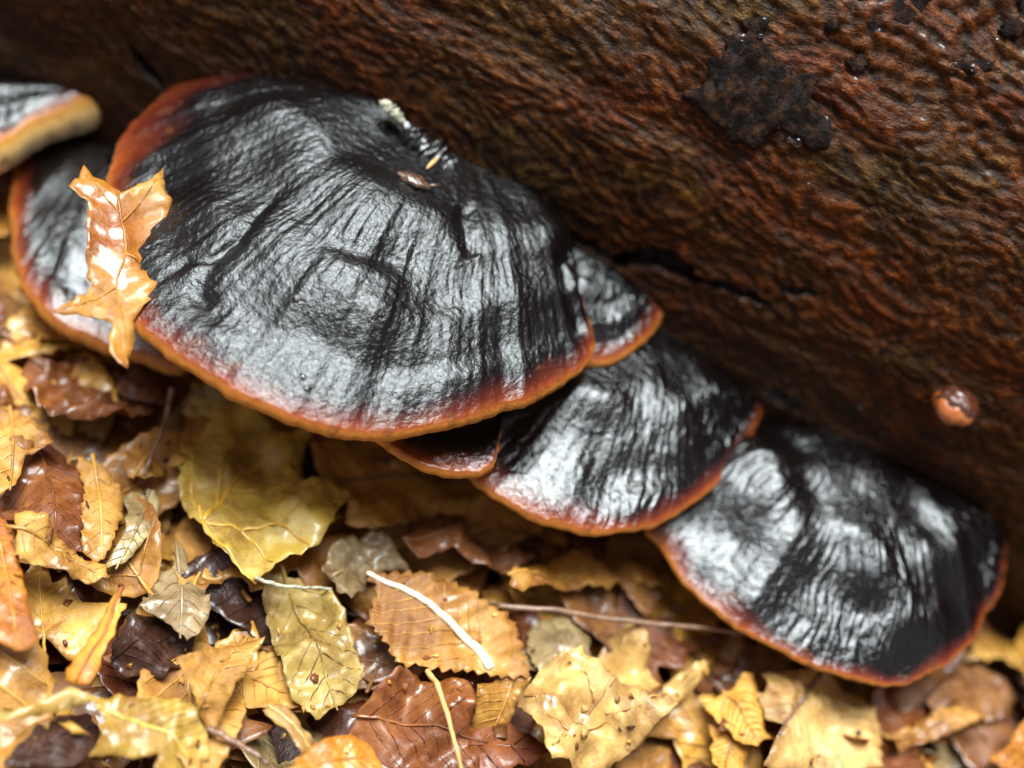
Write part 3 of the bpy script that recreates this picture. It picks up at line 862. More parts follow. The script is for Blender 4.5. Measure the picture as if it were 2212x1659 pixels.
# ------------------------------------------------------------------ leaves
def raise_at(x, y):  # litter surface
    return GZ + 0.012
LEAF_N = 0
def make_leaf(name, label, outline_px, z, mat, tilt=(0, 0), rib=None, veins=None, ribmat=None, rib_r=0.0009, serr=0.0, curl=0.0, rough=1.0,
              seed=0, smooth=False, group=None, thick=0.00022, hfun=None, side=True, nout=None, category='leaf'):
    """a fallen leaf traced as seen, laid on its own tilted plane at its own height"""
    pts = np.array(outline_px, float)
    cpx = pts.mean(0)
    c = on_z(cpx, z)
    n = np.array([math.tan(math.radians(tilt[0])), math.tan(math.radians(tilt[1])), 1.0]); n /= np.linalg.norm(n)
    a = np.cross(np.array([0, 1.0, 0]), n); a /= np.linalg.norm(a); b = np.cross(n, a)
    def loc2(p):
        P = on_plane(p, c, n) - c
        return np.array([P @ a, P @ b])
    per = len(pts)
    nn = nout or max(90, per * 7)
    px = catmull(pts, nn, True) if (smooth or serr) else linear(pts, nn)
    o2 = np.array([loc2(p) for p in px])
    k = np.arange(nn)
    ctr = o2.mean(0)
    d = o2 - np.roll(o2, 1, 0)
    area = 0.5 * np.sum(o2[:, 0] * np.roll(o2[:, 1], -1) - np.roll(o2[:, 0], -1) * o2[:, 1])
    tg = np.roll(o2, -1, 0) - np.roll(o2, 1, 0); tg /= np.maximum(np.linalg.norm(tg, axis=1, keepdims=True), 1e-9)
    on = np.stack([tg[:, 1], -tg[:, 0]], -1) * (1 if area > 0 else -1)
    kk = np.concatenate([[0], np.cumsum(np.linalg.norm(np.diff(o2, axis=0), axis=1))])
    o2 = o2 + on * (0.0010 * min(rough, 1.1) * pn(kk * 260, seed, seed + 1) + 0.0016 * min(rough, 1.1) * np.minimum(0, pn(kk * 90, seed, seed + 9) + 0.1))[:, None]
    if serr:
        o2 = o2 + on * (serr * ((k % 4) / 3.0 - 0.5))[:, None]
    size = np.ptp(o2, axis=0).max()
    V2, T = cdt(o2, 0.0016)
    sd_ = seed * 1.37
    q = V2 - ctr
    ax = None
    if rib is not None:
        rl = np.array([loc2(p) for p in catmull(rib, 24)])
    else:
        u, s_, vt = np.linalg.svd(o2 - ctr); dr = vt[0]
        pr = (o2 - ctr) @ dr
        rl = catmull([ctr + dr * pr.min() * 0.98, ctr + np.array([-dr[1], dr[0]]) * size * 0.03, ctr + dr * pr.max() * 0.96], 24)
    dr = rl[-1] - rl[0]; dr /= np.linalg.norm(dr); pe = np.array([-dr[1], dr[0]])
    def H(v):
        w = v - ctr
        al = w @ dr; ac = w @ pe
        h = 0.0070 * rough * fbm(v[..., 0] * 30 + sd_, v[..., 1] * 30, 2, seed + 2)
        h = h + 0.0060 * rough * (0.35 - np.abs(pn(v[..., 0] * 42 + sd_, v[..., 1] * 42, seed + 5)))
        h = h + 0.0017 * rough * fbm(v[..., 0] * 140 + sd_, v[..., 1] * 140, 3, seed + 3)
        h = h + 0.0006 * np.sin(al * 2 * np.pi / 0.0065 + np.abs(ac) * 500) * sstep(0, 0.006, np.abs(ac))
        h = h + curl * (np.abs(ac) ** 2 * 12) + curl * 4 * al ** 2
        if hfun is not None: h = h + hfun(v)
        return h
    top = np.concatenate([V2, H(V2)[:, None]], 1)
    bot = top.copy(); bot[:, 2] -= thick
    V, Fc = close_sheet(top, bot, T)
    if area < 0 or True:
        pass
    root = thing(name, label, category, tuple(c), group)
    R = np.stack([a, b, n], 0)                      # local -> world: v @ R
    tri_n = np.cross(V[T[0][1]] - V[T[0][0]], V[T[0][2]] - V[T[0][0]])
    if tri_n[2] < 0: Fc = [f[::-1] for f in Fc]
    mesh_obj('blade', V @ R, Fc, _leafm[mat], root)
    def vein(line, r0, r1, nm, m):
        line = np.asarray(line)
        hz = H(line) + 0.0001
        p3 = np.concatenate([line, hz[:, None]], 1)
        return tube_geo(p3 @ R, np.linspace(r0, r1, len(line)), 6, 0.8)
    rm = ribmat or _leafm[mat]
    if ribmat is None: rib_r = 0.00075
    mesh_obj('midrib', *vein(rl, rib_r, rib_r * 0.45, 'midrib', rm), rm, root)
    sv, sf = [], []
    lines = []
    if veins:
        for vl in veins: lines.append((np.array([loc2(p) for p in catmull(vl, 16)]), rib_r * 0.8))
    elif side:
        for f in np.linspace(0.12, 0.86, 8):
            i = f * 23; p0 = rl[int(i)] * (1 - i % 1) + rl[min(23, int(i) + 1)] * (i % 1)
            for sgn in (-1, 1):
                ang = math.radians(48 + 8 * random.random())
                dv = dr * math.cos(ang) + pe * sgn * math.sin(ang)
                ln = np.array([p0 + dv * x - dr * 0 + dr * x * x * 4 for x in np.linspace(0, size * 0.6, 40)])
                ok = inside(ln, o2)
                e = 40 if ok.all() else int(np.argmin(ok))
                if e > 4: lines.append((ln[:e], min(rib_r, 0.0009) * 0.36))
    off = 0
    for ln, r in lines:
        v, f = vein(ln, r, r * 0.4, 'v', rm)
        sv.append(v); sf += [tuple(x + off for x in ff) for ff in f]; off += len(v)
    if sv: mesh_obj('side_veins', np.vstack(sv), sf, rm if veins else _leafm[mat], root)
    return root

z6 = lambda pts: [(x * 0.5466, 752.1 + y * 0.5466) for x, y in pts]
z7 = lambda pts: [(619.4 + x * 0.44, 1061.8 + y * 0.44) for x, y in pts]
z8 = lambda pts: [(1415.7 + x * 0.36, 1327.2 + y * 0.36) for x, y in pts]
ZT = GZ + 0.022
# traced leaves of the litter: (name, label, outline, height, material, options)
TR = [
 ('maple_leaf', 'wet olive-yellow maple leaf with yellow veins below the largest bracket', [(420, 830), (398, 900), (386, 980), (386, 1060), (408, 1118), (436, 1142), (470, 1190), (510, 1225), (545, 1256), (562, 1232), (600, 1212), (640, 1202), (690, 1180), (716, 1140), (738, 1096), (762, 1060), (712, 1056), (672, 1036), (650, 990), (672, 940), (660, 890), (560, 860), (480, 820)], ZT + 0.014, 'olive',
  dict(tilt=(-8, 10), rib=[(437, 1135), (490, 1060), (547, 992), (640, 930)], veins=[[(437, 1135), (540, 1140), (650, 1120), (738, 1092)], [(437, 1135), (480, 1190), (540, 1248)], [(437, 1135), (415, 1040), (421, 916)], [(500, 1050), (560, 1060), (640, 1050)], [(520, 1140), (560, 1170), (590, 1205)], [(600, 1132), (640, 1160), (670, 1185)], [(470, 1085), (480, 1000), (500, 940)]], ribmat=M_RIBY, rib_r=0.0010, rough=1.0, hfun=lambda v: 0.0022 * fbm(v[..., 0] * 75, v[..., 1] * 75, 2, 411))),
 ('beech_leaf', 'smooth dull brown leaf between the olive maple leaf and the middle bracket', [(670, 960), (760, 930), (880, 960), (1000, 1010), (1070, 1075), (1050, 1095), (1000, 1103), (900, 1132), (795, 1152), (745, 1135), (740, 1085), (690, 1040)], ZT + 0.006, 'tan', dict(tilt=(6, 12), rough=0.6, ribmat=M_RIBD)),
 ('chestnut_leaf', 'serrated tan leaf with a thick pale cream midrib', z7([(380, 390), (480, 398), (600, 400), (720, 425), (810, 455), (900, 500), (980, 560), (1060, 600), (1110, 640), (1130, 700), (1150, 760), (1180, 850), (1190, 905), (1050, 912), (900, 890), (720, 880), (640, 860), (560, 850), (480, 750), (400, 640), (420, 560), (440, 470)]), ZT + 0.016, 'tan',
  dict(tilt=(4, -4), rib=z7([(1000, 872), (930, 760), (780, 630), (640, 525), (395, 395)]), ribmat=M_RIBP, rib_r=0.0019, serr=0.0016, rough=0.6)),
 ('crumpled_leaf', 'red-brown crumpled leaf just below the middle bracket margin', z7([(545, 190), (620, 140), (800, 130), (1000, 100), (1250, 190), (1500, 230), (1660, 285), (1580, 335), (1400, 340), (1200, 375), (1080, 425), (1000, 405), (900, 380), (760, 310), (640, 345), (560, 280)]), ZT + 0.008, 'brown', dict(tilt=(0, 18), rough=1.3)),
 ('chestnut_leaf', 'ochre leaf with a finely toothed edge beside the lowest bracket', z7([(1080, 430), (1150, 372), (1260, 352), (1350, 322), (1450, 325), (1600, 318), (1720, 318), (1820, 350), (1930, 470), (1820, 500), (1700, 450), (1540, 470), (1400, 460), (1250, 470), (1130, 490)]), ZT + 0.012, 'ochre', dict(tilt=(0, 25), serr=0.0012, rough=0.9)),
 ('curled_leaf', 'dark amber wet leaf lying under the toothed ochre leaf', z7([(1060, 470), (1250, 440), (1500, 450), (1760, 430), (1950, 500), (2000, 620), (1850, 660), (1600, 640), (1300, 610), (1120, 560)]), ZT - 0.002, 'ochre', dict(tilt=(3, 8), rough=1.2)),
 ('crumpled_leaf', 'greyish brown leaf with a drop glint right of the pale-ribbed leaf', z7([(1180, 700), (1230, 620), (1330, 590), (1450, 640), (1500, 740), (1440, 820), (1340, 850), (1240, 920), (1190, 850)]), ZT + 0.006, 'grey', dict(tilt=(-8, 4), rough=1.0)),
 ('maple_leaf', 'large pale wrinkled glossy leaf with a long curved pointed lobe', z7([(1130, 1020), (1210, 920), (1330, 840), (1440, 800), (1540, 840), (1580, 690), (1680, 640), (1750, 680), (1800, 800), (1880, 870), (1980, 850), (2050, 810), (2120, 775), (2060, 880), (1980, 970), (1890, 1080), (1820, 1150), (1700, 1250), (1520, 1380), (1250, 1400), (1170, 1270), (1120, 1130)]), ZT + 0.018, 'pale',
  dict(tilt=(-4, 2), rough=2.3, rib=z7([(1250, 1340), (1420, 1150), (1600, 930), (1680, 680)]), veins=[z7([(1420, 1150), (1650, 1100), (1900, 960), (2090, 800)]), z7([(1500, 1050), (1440, 930), (1430, 820)]), z7([(1350, 1230), (1230, 1130), (1150, 1040)])])),
 ('maple_leaf', 'red-brown glossy wet leaf with a thin straw stem across it', z7([(430, 970), (500, 900), (560, 855), (640, 880), (720, 925), (820, 905), (900, 930), (905, 1010), (885, 1150), (905, 1260), (980, 1400), (560, 1400), (450, 1330), (320, 1190), (370, 1080)]), ZT + 0.014, 'redbrown', dict(tilt=(8, -6), rough=1.4)),
 ('oak_leaf', 'small light tan leaf between the red-brown leaf and the pale wrinkled one', z7([(920, 965), (1100, 905), (1195, 920), (1140, 1020), (1110, 1100), (1130, 1240), (1040, 1260), (940, 1290), (930, 1200), (915, 1130)]), ZT + 0.008, 'tan', dict(tilt=(0, -12))),
 ('lobed_leaf', 'bright orange leaf beside the red-brown glossy leaf', z7([(30, 1345), (70, 1290), (130, 1240), (240, 1188), (360, 1188), (430, 1250), (470, 1400), (200, 1440), (0, 1420)]), ZT + 0.022, 'orange', dict(tilt=(6, -10), rough=0.8)),
 ('curled_leaf', 'narrow pale curled leaf strip next to the orange leaf', z6([(1035, 1435), (1080, 1412), (1130, 1430), (1190, 1500), (1250, 1565), (1190, 1610), (1130, 1530), (1070, 1480)]), ZT + 0.016, 'pale', dict(tilt=(10, 8), rough=0.6, side=False)),
 ('chestnut_leaf', 'pale shiny leaf with thin dark midrib below the lowest bracket', z8([(650, 345), (740, 350), (980, 300), (1130, 360), (1230, 420), (1290, 470), (1312, 560), (1340, 660), (1372, 740), (1335, 800), (1320, 950), (960, 1000), (600, 940), (640, 780), (700, 720), (650, 640), (632, 560), (592, 440), (655, 470)]), ZT + 0.014, 'pale', dict(tilt=(6, -4), rib=z8([(1005, 340), (900, 480), (760, 640), (640, 780)]), ribmat=M_RIBD, rib_r=0.0012, rough=1.2)),
 ('lobed_leaf', 'pointed folded brown-orange leaf left of the pale shiny leaf', z8([(250, 560), (340, 530), (470, 490), (575, 440), (620, 560), (690, 735), (600, 790), (480, 760), (400, 690), (330, 640)]), ZT + 0.010, 'ochre', dict(tilt=(-20, 8), rough=1.2)),
 ('curled_leaf', 'yellow-tan leaf sliver hanging below the folded brown leaf', z8([(340, 650), (420, 690), (520, 740), (560, 800), (500, 960), (380, 1000), (300, 900), (330, 780)]), ZT + 0.006, 'ochre', dict(tilt=(5, -10))),
 ('oak_leaf', 'ragged ochre leaf edge lying over dark brown litter below the lowest bracket', z8([(1400, 745), (1430, 700), (1490, 690), (1620, 625), (1660, 600), (1720, 605), (1900, 620), (1960, 680), (1800, 735), (1620, 755), (1430, 795)]), ZT + 0.012, 'tan', dict(tilt=(0, 12), rough=1.4)),
 ('beech_leaf', 'grey-brown arched leaf at the end of the lowest bracket', z8([(1650, 500), (1720, 400), (1850, 290), (2000, 275), (2120, 380), (2180, 480), (2170, 580), (2050, 640), (1880, 640), (1720, 625)]), ZT + 0.008, 'brown', dict(tilt=(10, 0), rough=0.9, curl=-1.2)),
 ('chestnut_leaf', 'long tan leaf reaching up past the end of the lowest bracket', z8([(1900, 250), (1960, 120), (2060, 60), (2212, 180), (2300, 420), (2260, 520), (2180, 400), (2060, 260)]), ZT + 0.010, 'tan', dict(tilt=(-4, 8), serr=0.001)),
 ('maple_leaf', 'yellow leaf corner overlapping the ragged ochre leaf', z8([(2140, 680), (2212, 620), (2300, 600), (2320, 900), (2200, 960), (2080, 920), (2020, 860), (2100, 800)]), ZT + 0.012, 'orange', dict(tilt=(0, -8))),
 ('oak_leaf', 'mottled olive-yellow leaf with a deep round bay in its edge', z6([(385, 1395), (500, 1372), (620, 1388), (750, 1420), (825, 1555), (822, 1625), (745, 1690), (600, 1690), (618, 1612), (540, 1625), (440, 1612), (350, 1610), (398, 1540), (408, 1465), (370, 1410), (250, 1430), (120, 1450), (0, 1470), (-40, 1430), (60, 1420), (180, 1385), (270, 1345), (330, 1370)]), ZT + 0.014, 'olive', dict(tilt=(4, -4), rough=0.8, rib=z6([(380, 1420), (520, 1480), (660, 1540), (760, 1640)]))),
 ('curled_leaf', 'narrow orange folded leaf strip standing on edge among dark leaves', z6([(492, 958), (482, 1060), (445, 1150), (395, 1250), (350, 1322), (300, 1330), (252, 1318), (272, 1275), (340, 1180), (420, 1055)]), ZT + 0.018, 'orange', dict(tilt=(-25, -10), rough=0.6, side=False)),
 ('lobed_leaf', 'orange-brown stiff leaf below the toothed tan ridge leaf', z6([(-60, 600), (0, 640), (55, 720), (90, 900), (115, 1060), (145, 1165), (100, 1212), (0, 1165), (-80, 1100)]), ZT + 0.020, 'orange', dict(tilt=(12, 0), rough=0.7)),
 ('oak_leaf', 'tan torn leaf ridge lying over a red-brown wet leaf', z6([(35, 700), (140, 738), (260, 800), (330, 810), (405, 850), (425, 920), (340, 945), (200, 885), (60, 865)]), ZT + 0.016, 'tan', dict(tilt=(8, 16), rough=1.3)),
 ('maple_leaf', 'big shiny red-brown leaf under the orange-rimmed bracket', z6([(60, 470), (130, 400), (200, 375), (305, 430), (338, 560), (325, 800), (180, 765), (60, 710), (-20, 600)]), ZT + 0.010, 'redbrown', dict(tilt=(-6, 6), rough=1.1)),
 ('chestnut_leaf', 'light tan toothed leaf beside the big shiny red-brown leaf', z6([(300, 425), (380, 450), (440, 500), (482, 560), (470, 700), (400, 835), (330, 805), (322, 680), (332, 560)]), ZT + 0.014, 'tan', dict(tilt=(-6, 0), serr=0.0008, rough=0.7)),
 ('curled_leaf', 'grey-green decayed leaf strip left of the olive maple leaf', z6([(490, 565), (560, 540), (622, 542), (640, 600), (590, 740), (500, 850), (420, 868), (430, 830), (485, 740), (505, 640)]), ZT + 0.012, 'grey', dict(tilt=(8, 0), rough=0.8)),
 ('beech_leaf', 'smooth light brown leaf below the orange-rimmed bracket', z6([(-60, 200), (0, 180), (80, 228), (150, 300), (215, 360), (180, 395), (100, 425), (60, 545), (0, 575), (-60, 540)]), ZT + 0.016, 'tan', dict(tilt=(-6, 4), rough=0.9)),
 ('oak_leaf', 'light brown ragged leaf between the grey-green strip and the largest bracket', z6([(465, 465), (500, 430), (560, 385), (620, 320), (700, 290), (765, 268), (695, 340), (690, 480), (600, 545), (500, 535)]), ZT + 0.006, 'tan', dict(tilt=(8, 4), rough=1.3)),
 ('chestnut_leaf', 'olive-brown leaf with a hooked tip below the maple leaf stalk', z6([(715, 770), (740, 800), (745, 860), (790, 885), (832, 1000), (832, 1065), (790, 1150), (740, 1190), (640, 1085), (540, 1065), (600, 945), (620, 885), (690, 850)]), ZT + 0.010, 'grey', dict(tilt=(-10, 6), rough=1.1)),
 ('maple_leaf', 'olive-brown shiny soaked leaf touching the yellow maple leaf tip', z6([(1030, 905), (1150, 930), (1300, 980), (1375, 1080), (1400, 1200), (1435, 1320), (1350, 1420), (1260, 1490), (1150, 1400), (1090, 1200), (1050, 1060)]), ZT + 0.008, 'soaked', dict(tilt=(-8, -4), rough=1.5)),
 ('lobed_leaf', 'pointed light brown leaf wedge beneath the soaked olive-brown leaf', z6([(685, 1250), (780, 1205), (870, 1180), (1045, 1150), (985, 1250), (905, 1380), (845, 1545), (800, 1500), (750, 1400)]), ZT + 0.013, 'tan', dict(tilt=(6, -6), rough=1.2)),
 ('maple_leaf', 'blackish wet leaf with sharp glints beside the narrow orange strip', z6([(480, 1100), (560, 1030), (680, 1060), (780, 1120), (760, 1220), (640, 1310), (500, 1300), (430, 1240)]), ZT + 0.006, 'dark', dict(tilt=(0, -6), rough=1.6)),
 ('crumpled_leaf', 'dark red-brown folded leaf under the torn maple leaf', z6([(70, 90), (130, 40), (330, 40), (470, 90), (600, 180), (640, 260), (560, 330), (430, 350), (260, 335), (150, 290)]), ZT + 0.004, 'redbrown', dict(tilt=(0, 10), rough=1.8)),
 ('maple_leaf', 'purplish dark wet leaf showing through the round bay of the mottled leaf', z6([(60, 1600), (130, 1510), (220, 1450), (360, 1430), (405, 1500), (380, 1590), (300, 1680), (120, 1700), (20, 1680)]), ZT + 0.004, 'dark', dict(tilt=(0, -4), rough=1.3)),
 ('crumpled_leaf', 'speckled cream-brown leaf beside the base of the pale-ribbed leaf', z7([(150, 420), (200, 300), (300, 240), (460, 215), (550, 290), (600, 390), (480, 400), (390, 400), (400, 480), (300, 560), (220, 520)]), ZT + 0.010, 'grey', dict(tilt=(4, 2), rough=1.6)),
 ('crumpled_leaf', 'brown leaf fold at the tip of the pale wrinkled leaf lobe', z7([(1900, 720), (2000, 660), (2150, 690), (2300, 780), (2280, 900), (2120, 900), (2040, 850), (1950, 800)]), ZT + 0.000, 'brown', dict(tilt=(0, 6), rough=1.4)),
 ('crumpled_leaf', 'chocolate brown leaf under the thin edge of the lowest bracket', z8([(1290, 470), (1400, 420), (1600, 440), (1660, 520), (1640, 620), (1420, 700), (1340, 650)]), ZT + 0.004, 'redbrown', dict(tilt=(0, 0), rough=1.0)),
]
SHORT = ['olive-yellow maple leaf', 'smooth dull brown leaf', 'pale-ribbed serrated leaf', 'red-brown crumpled leaf', 'toothed ochre leaf', 'dark amber wet leaf', 'greyish drop-glint leaf', 'pale wrinkled glossy leaf', 'red-brown glossy leaf', 'small light tan leaf', 'bright orange leaf', 'narrow pale curled strip', 'pale dark-ribbed leaf', 'pointed folded brown leaf', 'yellow-tan leaf sliver', 'ragged ochre leaf edge', 'grey-brown arched leaf', 'long tan leaf', 'yellow leaf corner', 'mottled olive bay-edged leaf', 'narrow orange folded strip', 'orange-brown stiff leaf', 'tan torn leaf ridge', 'big shiny red-brown leaf', 'light tan toothed leaf', 'grey-green decayed strip', 'smooth light brown leaf', 'light brown ragged leaf', 'hook-tipped olive-brown leaf', 'soaked olive-brown leaf', 'pointed light brown wedge', 'blackish glinting wet leaf', 'dark red-brown folded leaf', 'purplish dark wet leaf', 'speckled cream-brown leaf', 'brown leaf fold', 'chocolate brown leaf']
assert len(SHORT) == len(TR)
TCEN = np.array([np.mean(t[2], 0) for t in TR])
for i, (nm, lab, out, z, mt, op) in enumerate(TR):
    make_leaf(nm, lab, out, z, mt, seed=300 + i * 7, group=None, **op)

# ------------------------------------------------------------------ generic leaves under and around them
def proto_shape(kind, L, r):
    """2-D outline of a leaf of length L along x"""
    t = np.linspace(0, 1, 26)
    if kind == 'oval':
        w = 0.29 * L * np.sin(np.pi * t ** 0.85) ** 0.85
        sr = 0.0006 * (np.arange(26) % 2)
        up = np.stack([t * L, w + sr], -1); dn = np.stack([t[::-1] * L, -(w + sr)[::-1]], -1)
        return np.vstack([up, dn[1:-1]]) - [L / 2, 0]
    if kind == 'long':
        w = 0.17 * L * np.sin(np.pi * t ** 0.9) ** 0.8
        sr = 0.0014 * (np.arange(26) % 2)
        up = np.stack([t * L, w + sr], -1); dn = np.stack([t[::-1] * L, -(w + sr)[::-1]], -1)
        return np.vstack([up, dn[1:-1]]) - [L / 2, 0]
    # lobed maple
    pts = []
    for ang, rad in ((180, .10), (150, .34), (128, .42), (112, .30), (95, .36), (78, .58), (64, .40), (48, .30), (38, .40), (24, .52), (14, .44), (0, .72),
                     (-14, .44), (-24, .52), (-38, .40), (-48, .30), (-64, .40), (-78, .58), (-95, .36), (-112, .30), (-128, .42), (-150, .34)):
        a = math.radians(ang); rad *= 0.85 + 0.3 * r.random()
        pts.append((rad * L * math.cos(a), rad * L * math.sin(a)))
    return catmull(pts, 66, True)

KINDS = [('beech_leaf', 'oval', 0.052), ('chestnut_leaf', 'long', 0.085), ('maple_leaf', 'maple', 0.060)]
PROTO = {}
rr_ = random.Random(5)
for kn, sh, L0 in KINDS:
    for v in range(4):
        o2 = proto_shape(sh, L0, rr_)
        V2, T = cdt(o2, 0.0024)
        sd_ = 900 + v * 31 + len(kn)
        cu = rr_.uniform(-3.0, 5.0)
        def H(q, sd_=sd_, cu=cu):
            h = 0.006 * fbm(q[..., 0] * 28, q[..., 1] * 28, 2, sd_) + 0.0012 * fbm(q[..., 0] * 150, q[..., 1] * 150, 2, sd_ + 3)
            h = h + 0.0005 * np.sin(q[..., 0] * 900 - np.abs(q[..., 1]) * 600)
            return h + cu * q[..., 1] ** 2 * 3 + 1.2 * q[..., 0] ** 2 * (1 if v % 2 else -1)
        top = np.concatenate([V2, H(V2)[:, None]], 1); bot = top.copy(); bot[:, 2] -= 0.00035
        V, Fc = close_sheet(top, bot, T)
        tn = np.cross(V[T[0][1]] - V[T[0][0]], V[T[0][2]] - V[T[0][0]])
        if tn[2] < 0: Fc = [f[::-1] for f in Fc]
        x0, x1 = o2[:, 0].min(), o2[:, 0].max()
        ml = np.stack([np.linspace(x0 * 1.25 if sh != 'maple' else -0.3 * L0, x1 * 0.95, 20), np.zeros(20)], -1)
        rv, rf = tube_geo(np.concatenate([ml, (H(ml) + 0.0002)[:, None]], 1), np.linspace(0.0008, 0.0003, 20), 6, 0.8)
        sv, sf, off = [], [], 0
        for f in np.linspace(0.12, 0.85, 7):
            for sg in (-1, 1):
                p0 = np.array([x0 + f * (x1 - x0), 0])
                dv = np.array([math.cos(0.85), sg * math.sin(0.85)])
                ln = np.array([p0 + dv * x for x in np.linspace(0, L0 * 0.6, 30)])
                ok = inside(ln, o2)
                e = 30 if ok.all() else int(np.argmin(ok))
                if e < 4: continue
                a, b = tube_geo(np.concatenate([ln[:e], (H(ln[:e]) + 0.0001)[:, None]], 1), np.linspace(0.0004, 0.00018, e), 5, 0.8)
                sv.append(a); sf += [tuple(k + off for k in ff) for ff in b]; off += len(a)
        PROTO[(kn, v)] = (V, Fc, rv, rf, np.vstack(sv), sf)

MESHCACHE = {}
def proto_leaf(kn, v, mat, loc, rot, sc, label, group):
    key = (kn, v, mat)
    if key not in MESHCACHE:
        V, Fc, rv, rf, sv, sf = PROTO[(kn, v)]
        r = thing(kn, label, 'leaf', loc, group)
        mesh_obj('blade', V, Fc, _leafm[mat], r)
        mesh_obj('midrib', rv, rf, _leafm[mat], r)
        mesh_obj('side_veins', sv, sf, _leafm[mat], r)
        MESHCACHE[key] = r
    else:
        src = MESHCACHE[key]
        r = src.copy(); col.objects.link(r)
        for ch in src.children:
            c = ch.copy(); col.objects.link(c); c.parent = r
        tag(r, label, 'leaf', group)
    r.location = loc; r.rotation_euler = rot; r.scale = (sc, sc, sc)
    return r

WORDS = {'tan': 'tan', 'brown': 'brown', 'redbrown': 'red-brown', 'dark': 'blackish brown', 'ochre': 'ochre', 'grey': 'grey-brown'}
KW = {'beech_leaf': 'oval beech-like', 'chestnut_leaf': 'long toothed', 'maple_leaf': 'lobed maple-like'}
n_ = 0
FILL = []
for iy, y in enumerate(np.arange(-0.40, 0.0, 0.022)):
    for ix, x in enumerate(np.arange(-0.30, 0.40, 0.024)):
        X_ = x + rr_.uniform(-.014, .014); Y_ = y + rr_.uniform(-.012, .012)
        pp = project(np.array([X_, Y_, GZ + 0.01]))
        if not (-160 < pp[0] < 2380 and -100 < pp[1] < 1820): continue
        kn = rr_.choice(['beech_leaf', 'chestnut_leaf', 'maple_leaf', 'beech_leaf'])
        mt = rr_.choices(['tan', 'brown', 'redbrown', 'dark', 'ochre', 'grey'], [5, 4, 3, 1, 5, 1])[0]
        zz = GZ + rr_.uniform(0.010, 0.028)
        FILL.append([None, None, None])
        FILL[-1][0] = proto_leaf(kn, rr_.randrange(4), mt, (X_, Y_, zz), (rr_.uniform(-.35, .35), rr_.uniform(-.35, .35), rr_.uniform(0, 6.28)), rr_.uniform(0.65, 1.15),
                   'x', None)
        FILL[-1][1:] = [mt, kn]
        n_ += 1
print('filler leaves', n_)

# litter that goes on around the picture
def litter():
    vs_, fs_, off = [], [], 0
    t = np.linspace(0, 1, 7)
    for i in range(6500):
        x = rr_.gauss(0, 0.42); y = rr_.uniform(-0.85, 0.06)
        if -0.33 < x < 0.35 and y > -0.43 and rr_.random() < 0.4: continue
        L = rr_.uniform(0.03, 0.07); w = L * rr_.uniform(0.15, 0.3) * np.sin(np.pi * np.clip(t, 0.03, 0.97)) ** 0.8
        cu = rr_.uniform(-6, 9)
        rows = []
        for k in range(7):
            for s in (-1, -0.5, 0, 0.5, 1):
                rows.append(((t[k] - 0.5) * L, s * w[k], cu * (s * w[k]) ** 2 + rr_.uniform(-.001, .001)))
        v = np.array(rows)
        Rm = np.array(Matrix.Rotation(rr_.uniform(0, 6.28), 3, 'Z') @ Matrix.Rotation(rr_.uniform(-.4, .4), 3, 'X') @ Matrix.Rotation(rr_.uniform(-.4, .4), 3, 'Y'))
        v = v @ Rm.T + [x, y, GZ + 0.01 * float(pn(x * 2, y * 2, 8)) + rr_.uniform(0.003, 0.016)]
        vs_.append(v); fs_.append(grid_faces(7, 5) + off); off += 35
    o = mesh_obj('leaf_litter', np.vstack(vs_), np.vstack(fs_), _leafm['brown'])
    for k in ('tan', 'ochre', 'redbrown', 'dark', 'pale'): o.data.materials.append(_leafm[k])
    o.data.polygons.foreach_set('material_index', np.repeat(rng.integers(0, 5, off // 35), 24).astype(np.int32))
    tag(o, 'deep layer of small decaying brown leaves covering the ground', 'leaf litter', kind='stuff')
litter()

# ------------------------------------------------------------------ torn maple leaf lying over the left edge of the large bracket
frag = z1([(430, 510), (475, 560), (540, 605), (615, 655), (690, 635), (760, 605), (822, 545), (830, 640), (872, 710), (845, 780), (830, 850), (795, 930), (760, 1030), (830, 1088), (800, 1170), (720, 1250), (680, 1310), (692, 1390), (665, 1470), (640, 1572), (590, 1530), (550, 1480), (545, 1400), (565, 1320), (480, 1278), (400, 1268), (242, 1250), (330, 1215), (440, 1165), (475, 1100), (450, 1070), (455, 1000), (440, 950), (445, 760), (450, 700), (400, 662), (352, 605), (400, 570)])
make_leaf('maple_leaf', 'torn amber maple leaf fragment stuck over the edge of the largest bracket', frag, -0.0185, 'amber', tilt=(14, -2), rough=0.55, smooth=False, seed=777, nout=230,
          rib=z1([(600, 660), (620, 800), (640, 960), (600, 1100), (620, 1300), (640, 1540)]), veins=[z1([(620, 800), (720, 700), (815, 560)]), z1([(615, 760), (520, 640), (440, 540)]), z1([(600, 1120), (450, 1200), (270, 1248)]), z1([(640, 960), (720, 1020), (810, 1090)])], ribmat=_leafm['amber'], rib_r=0.0005)

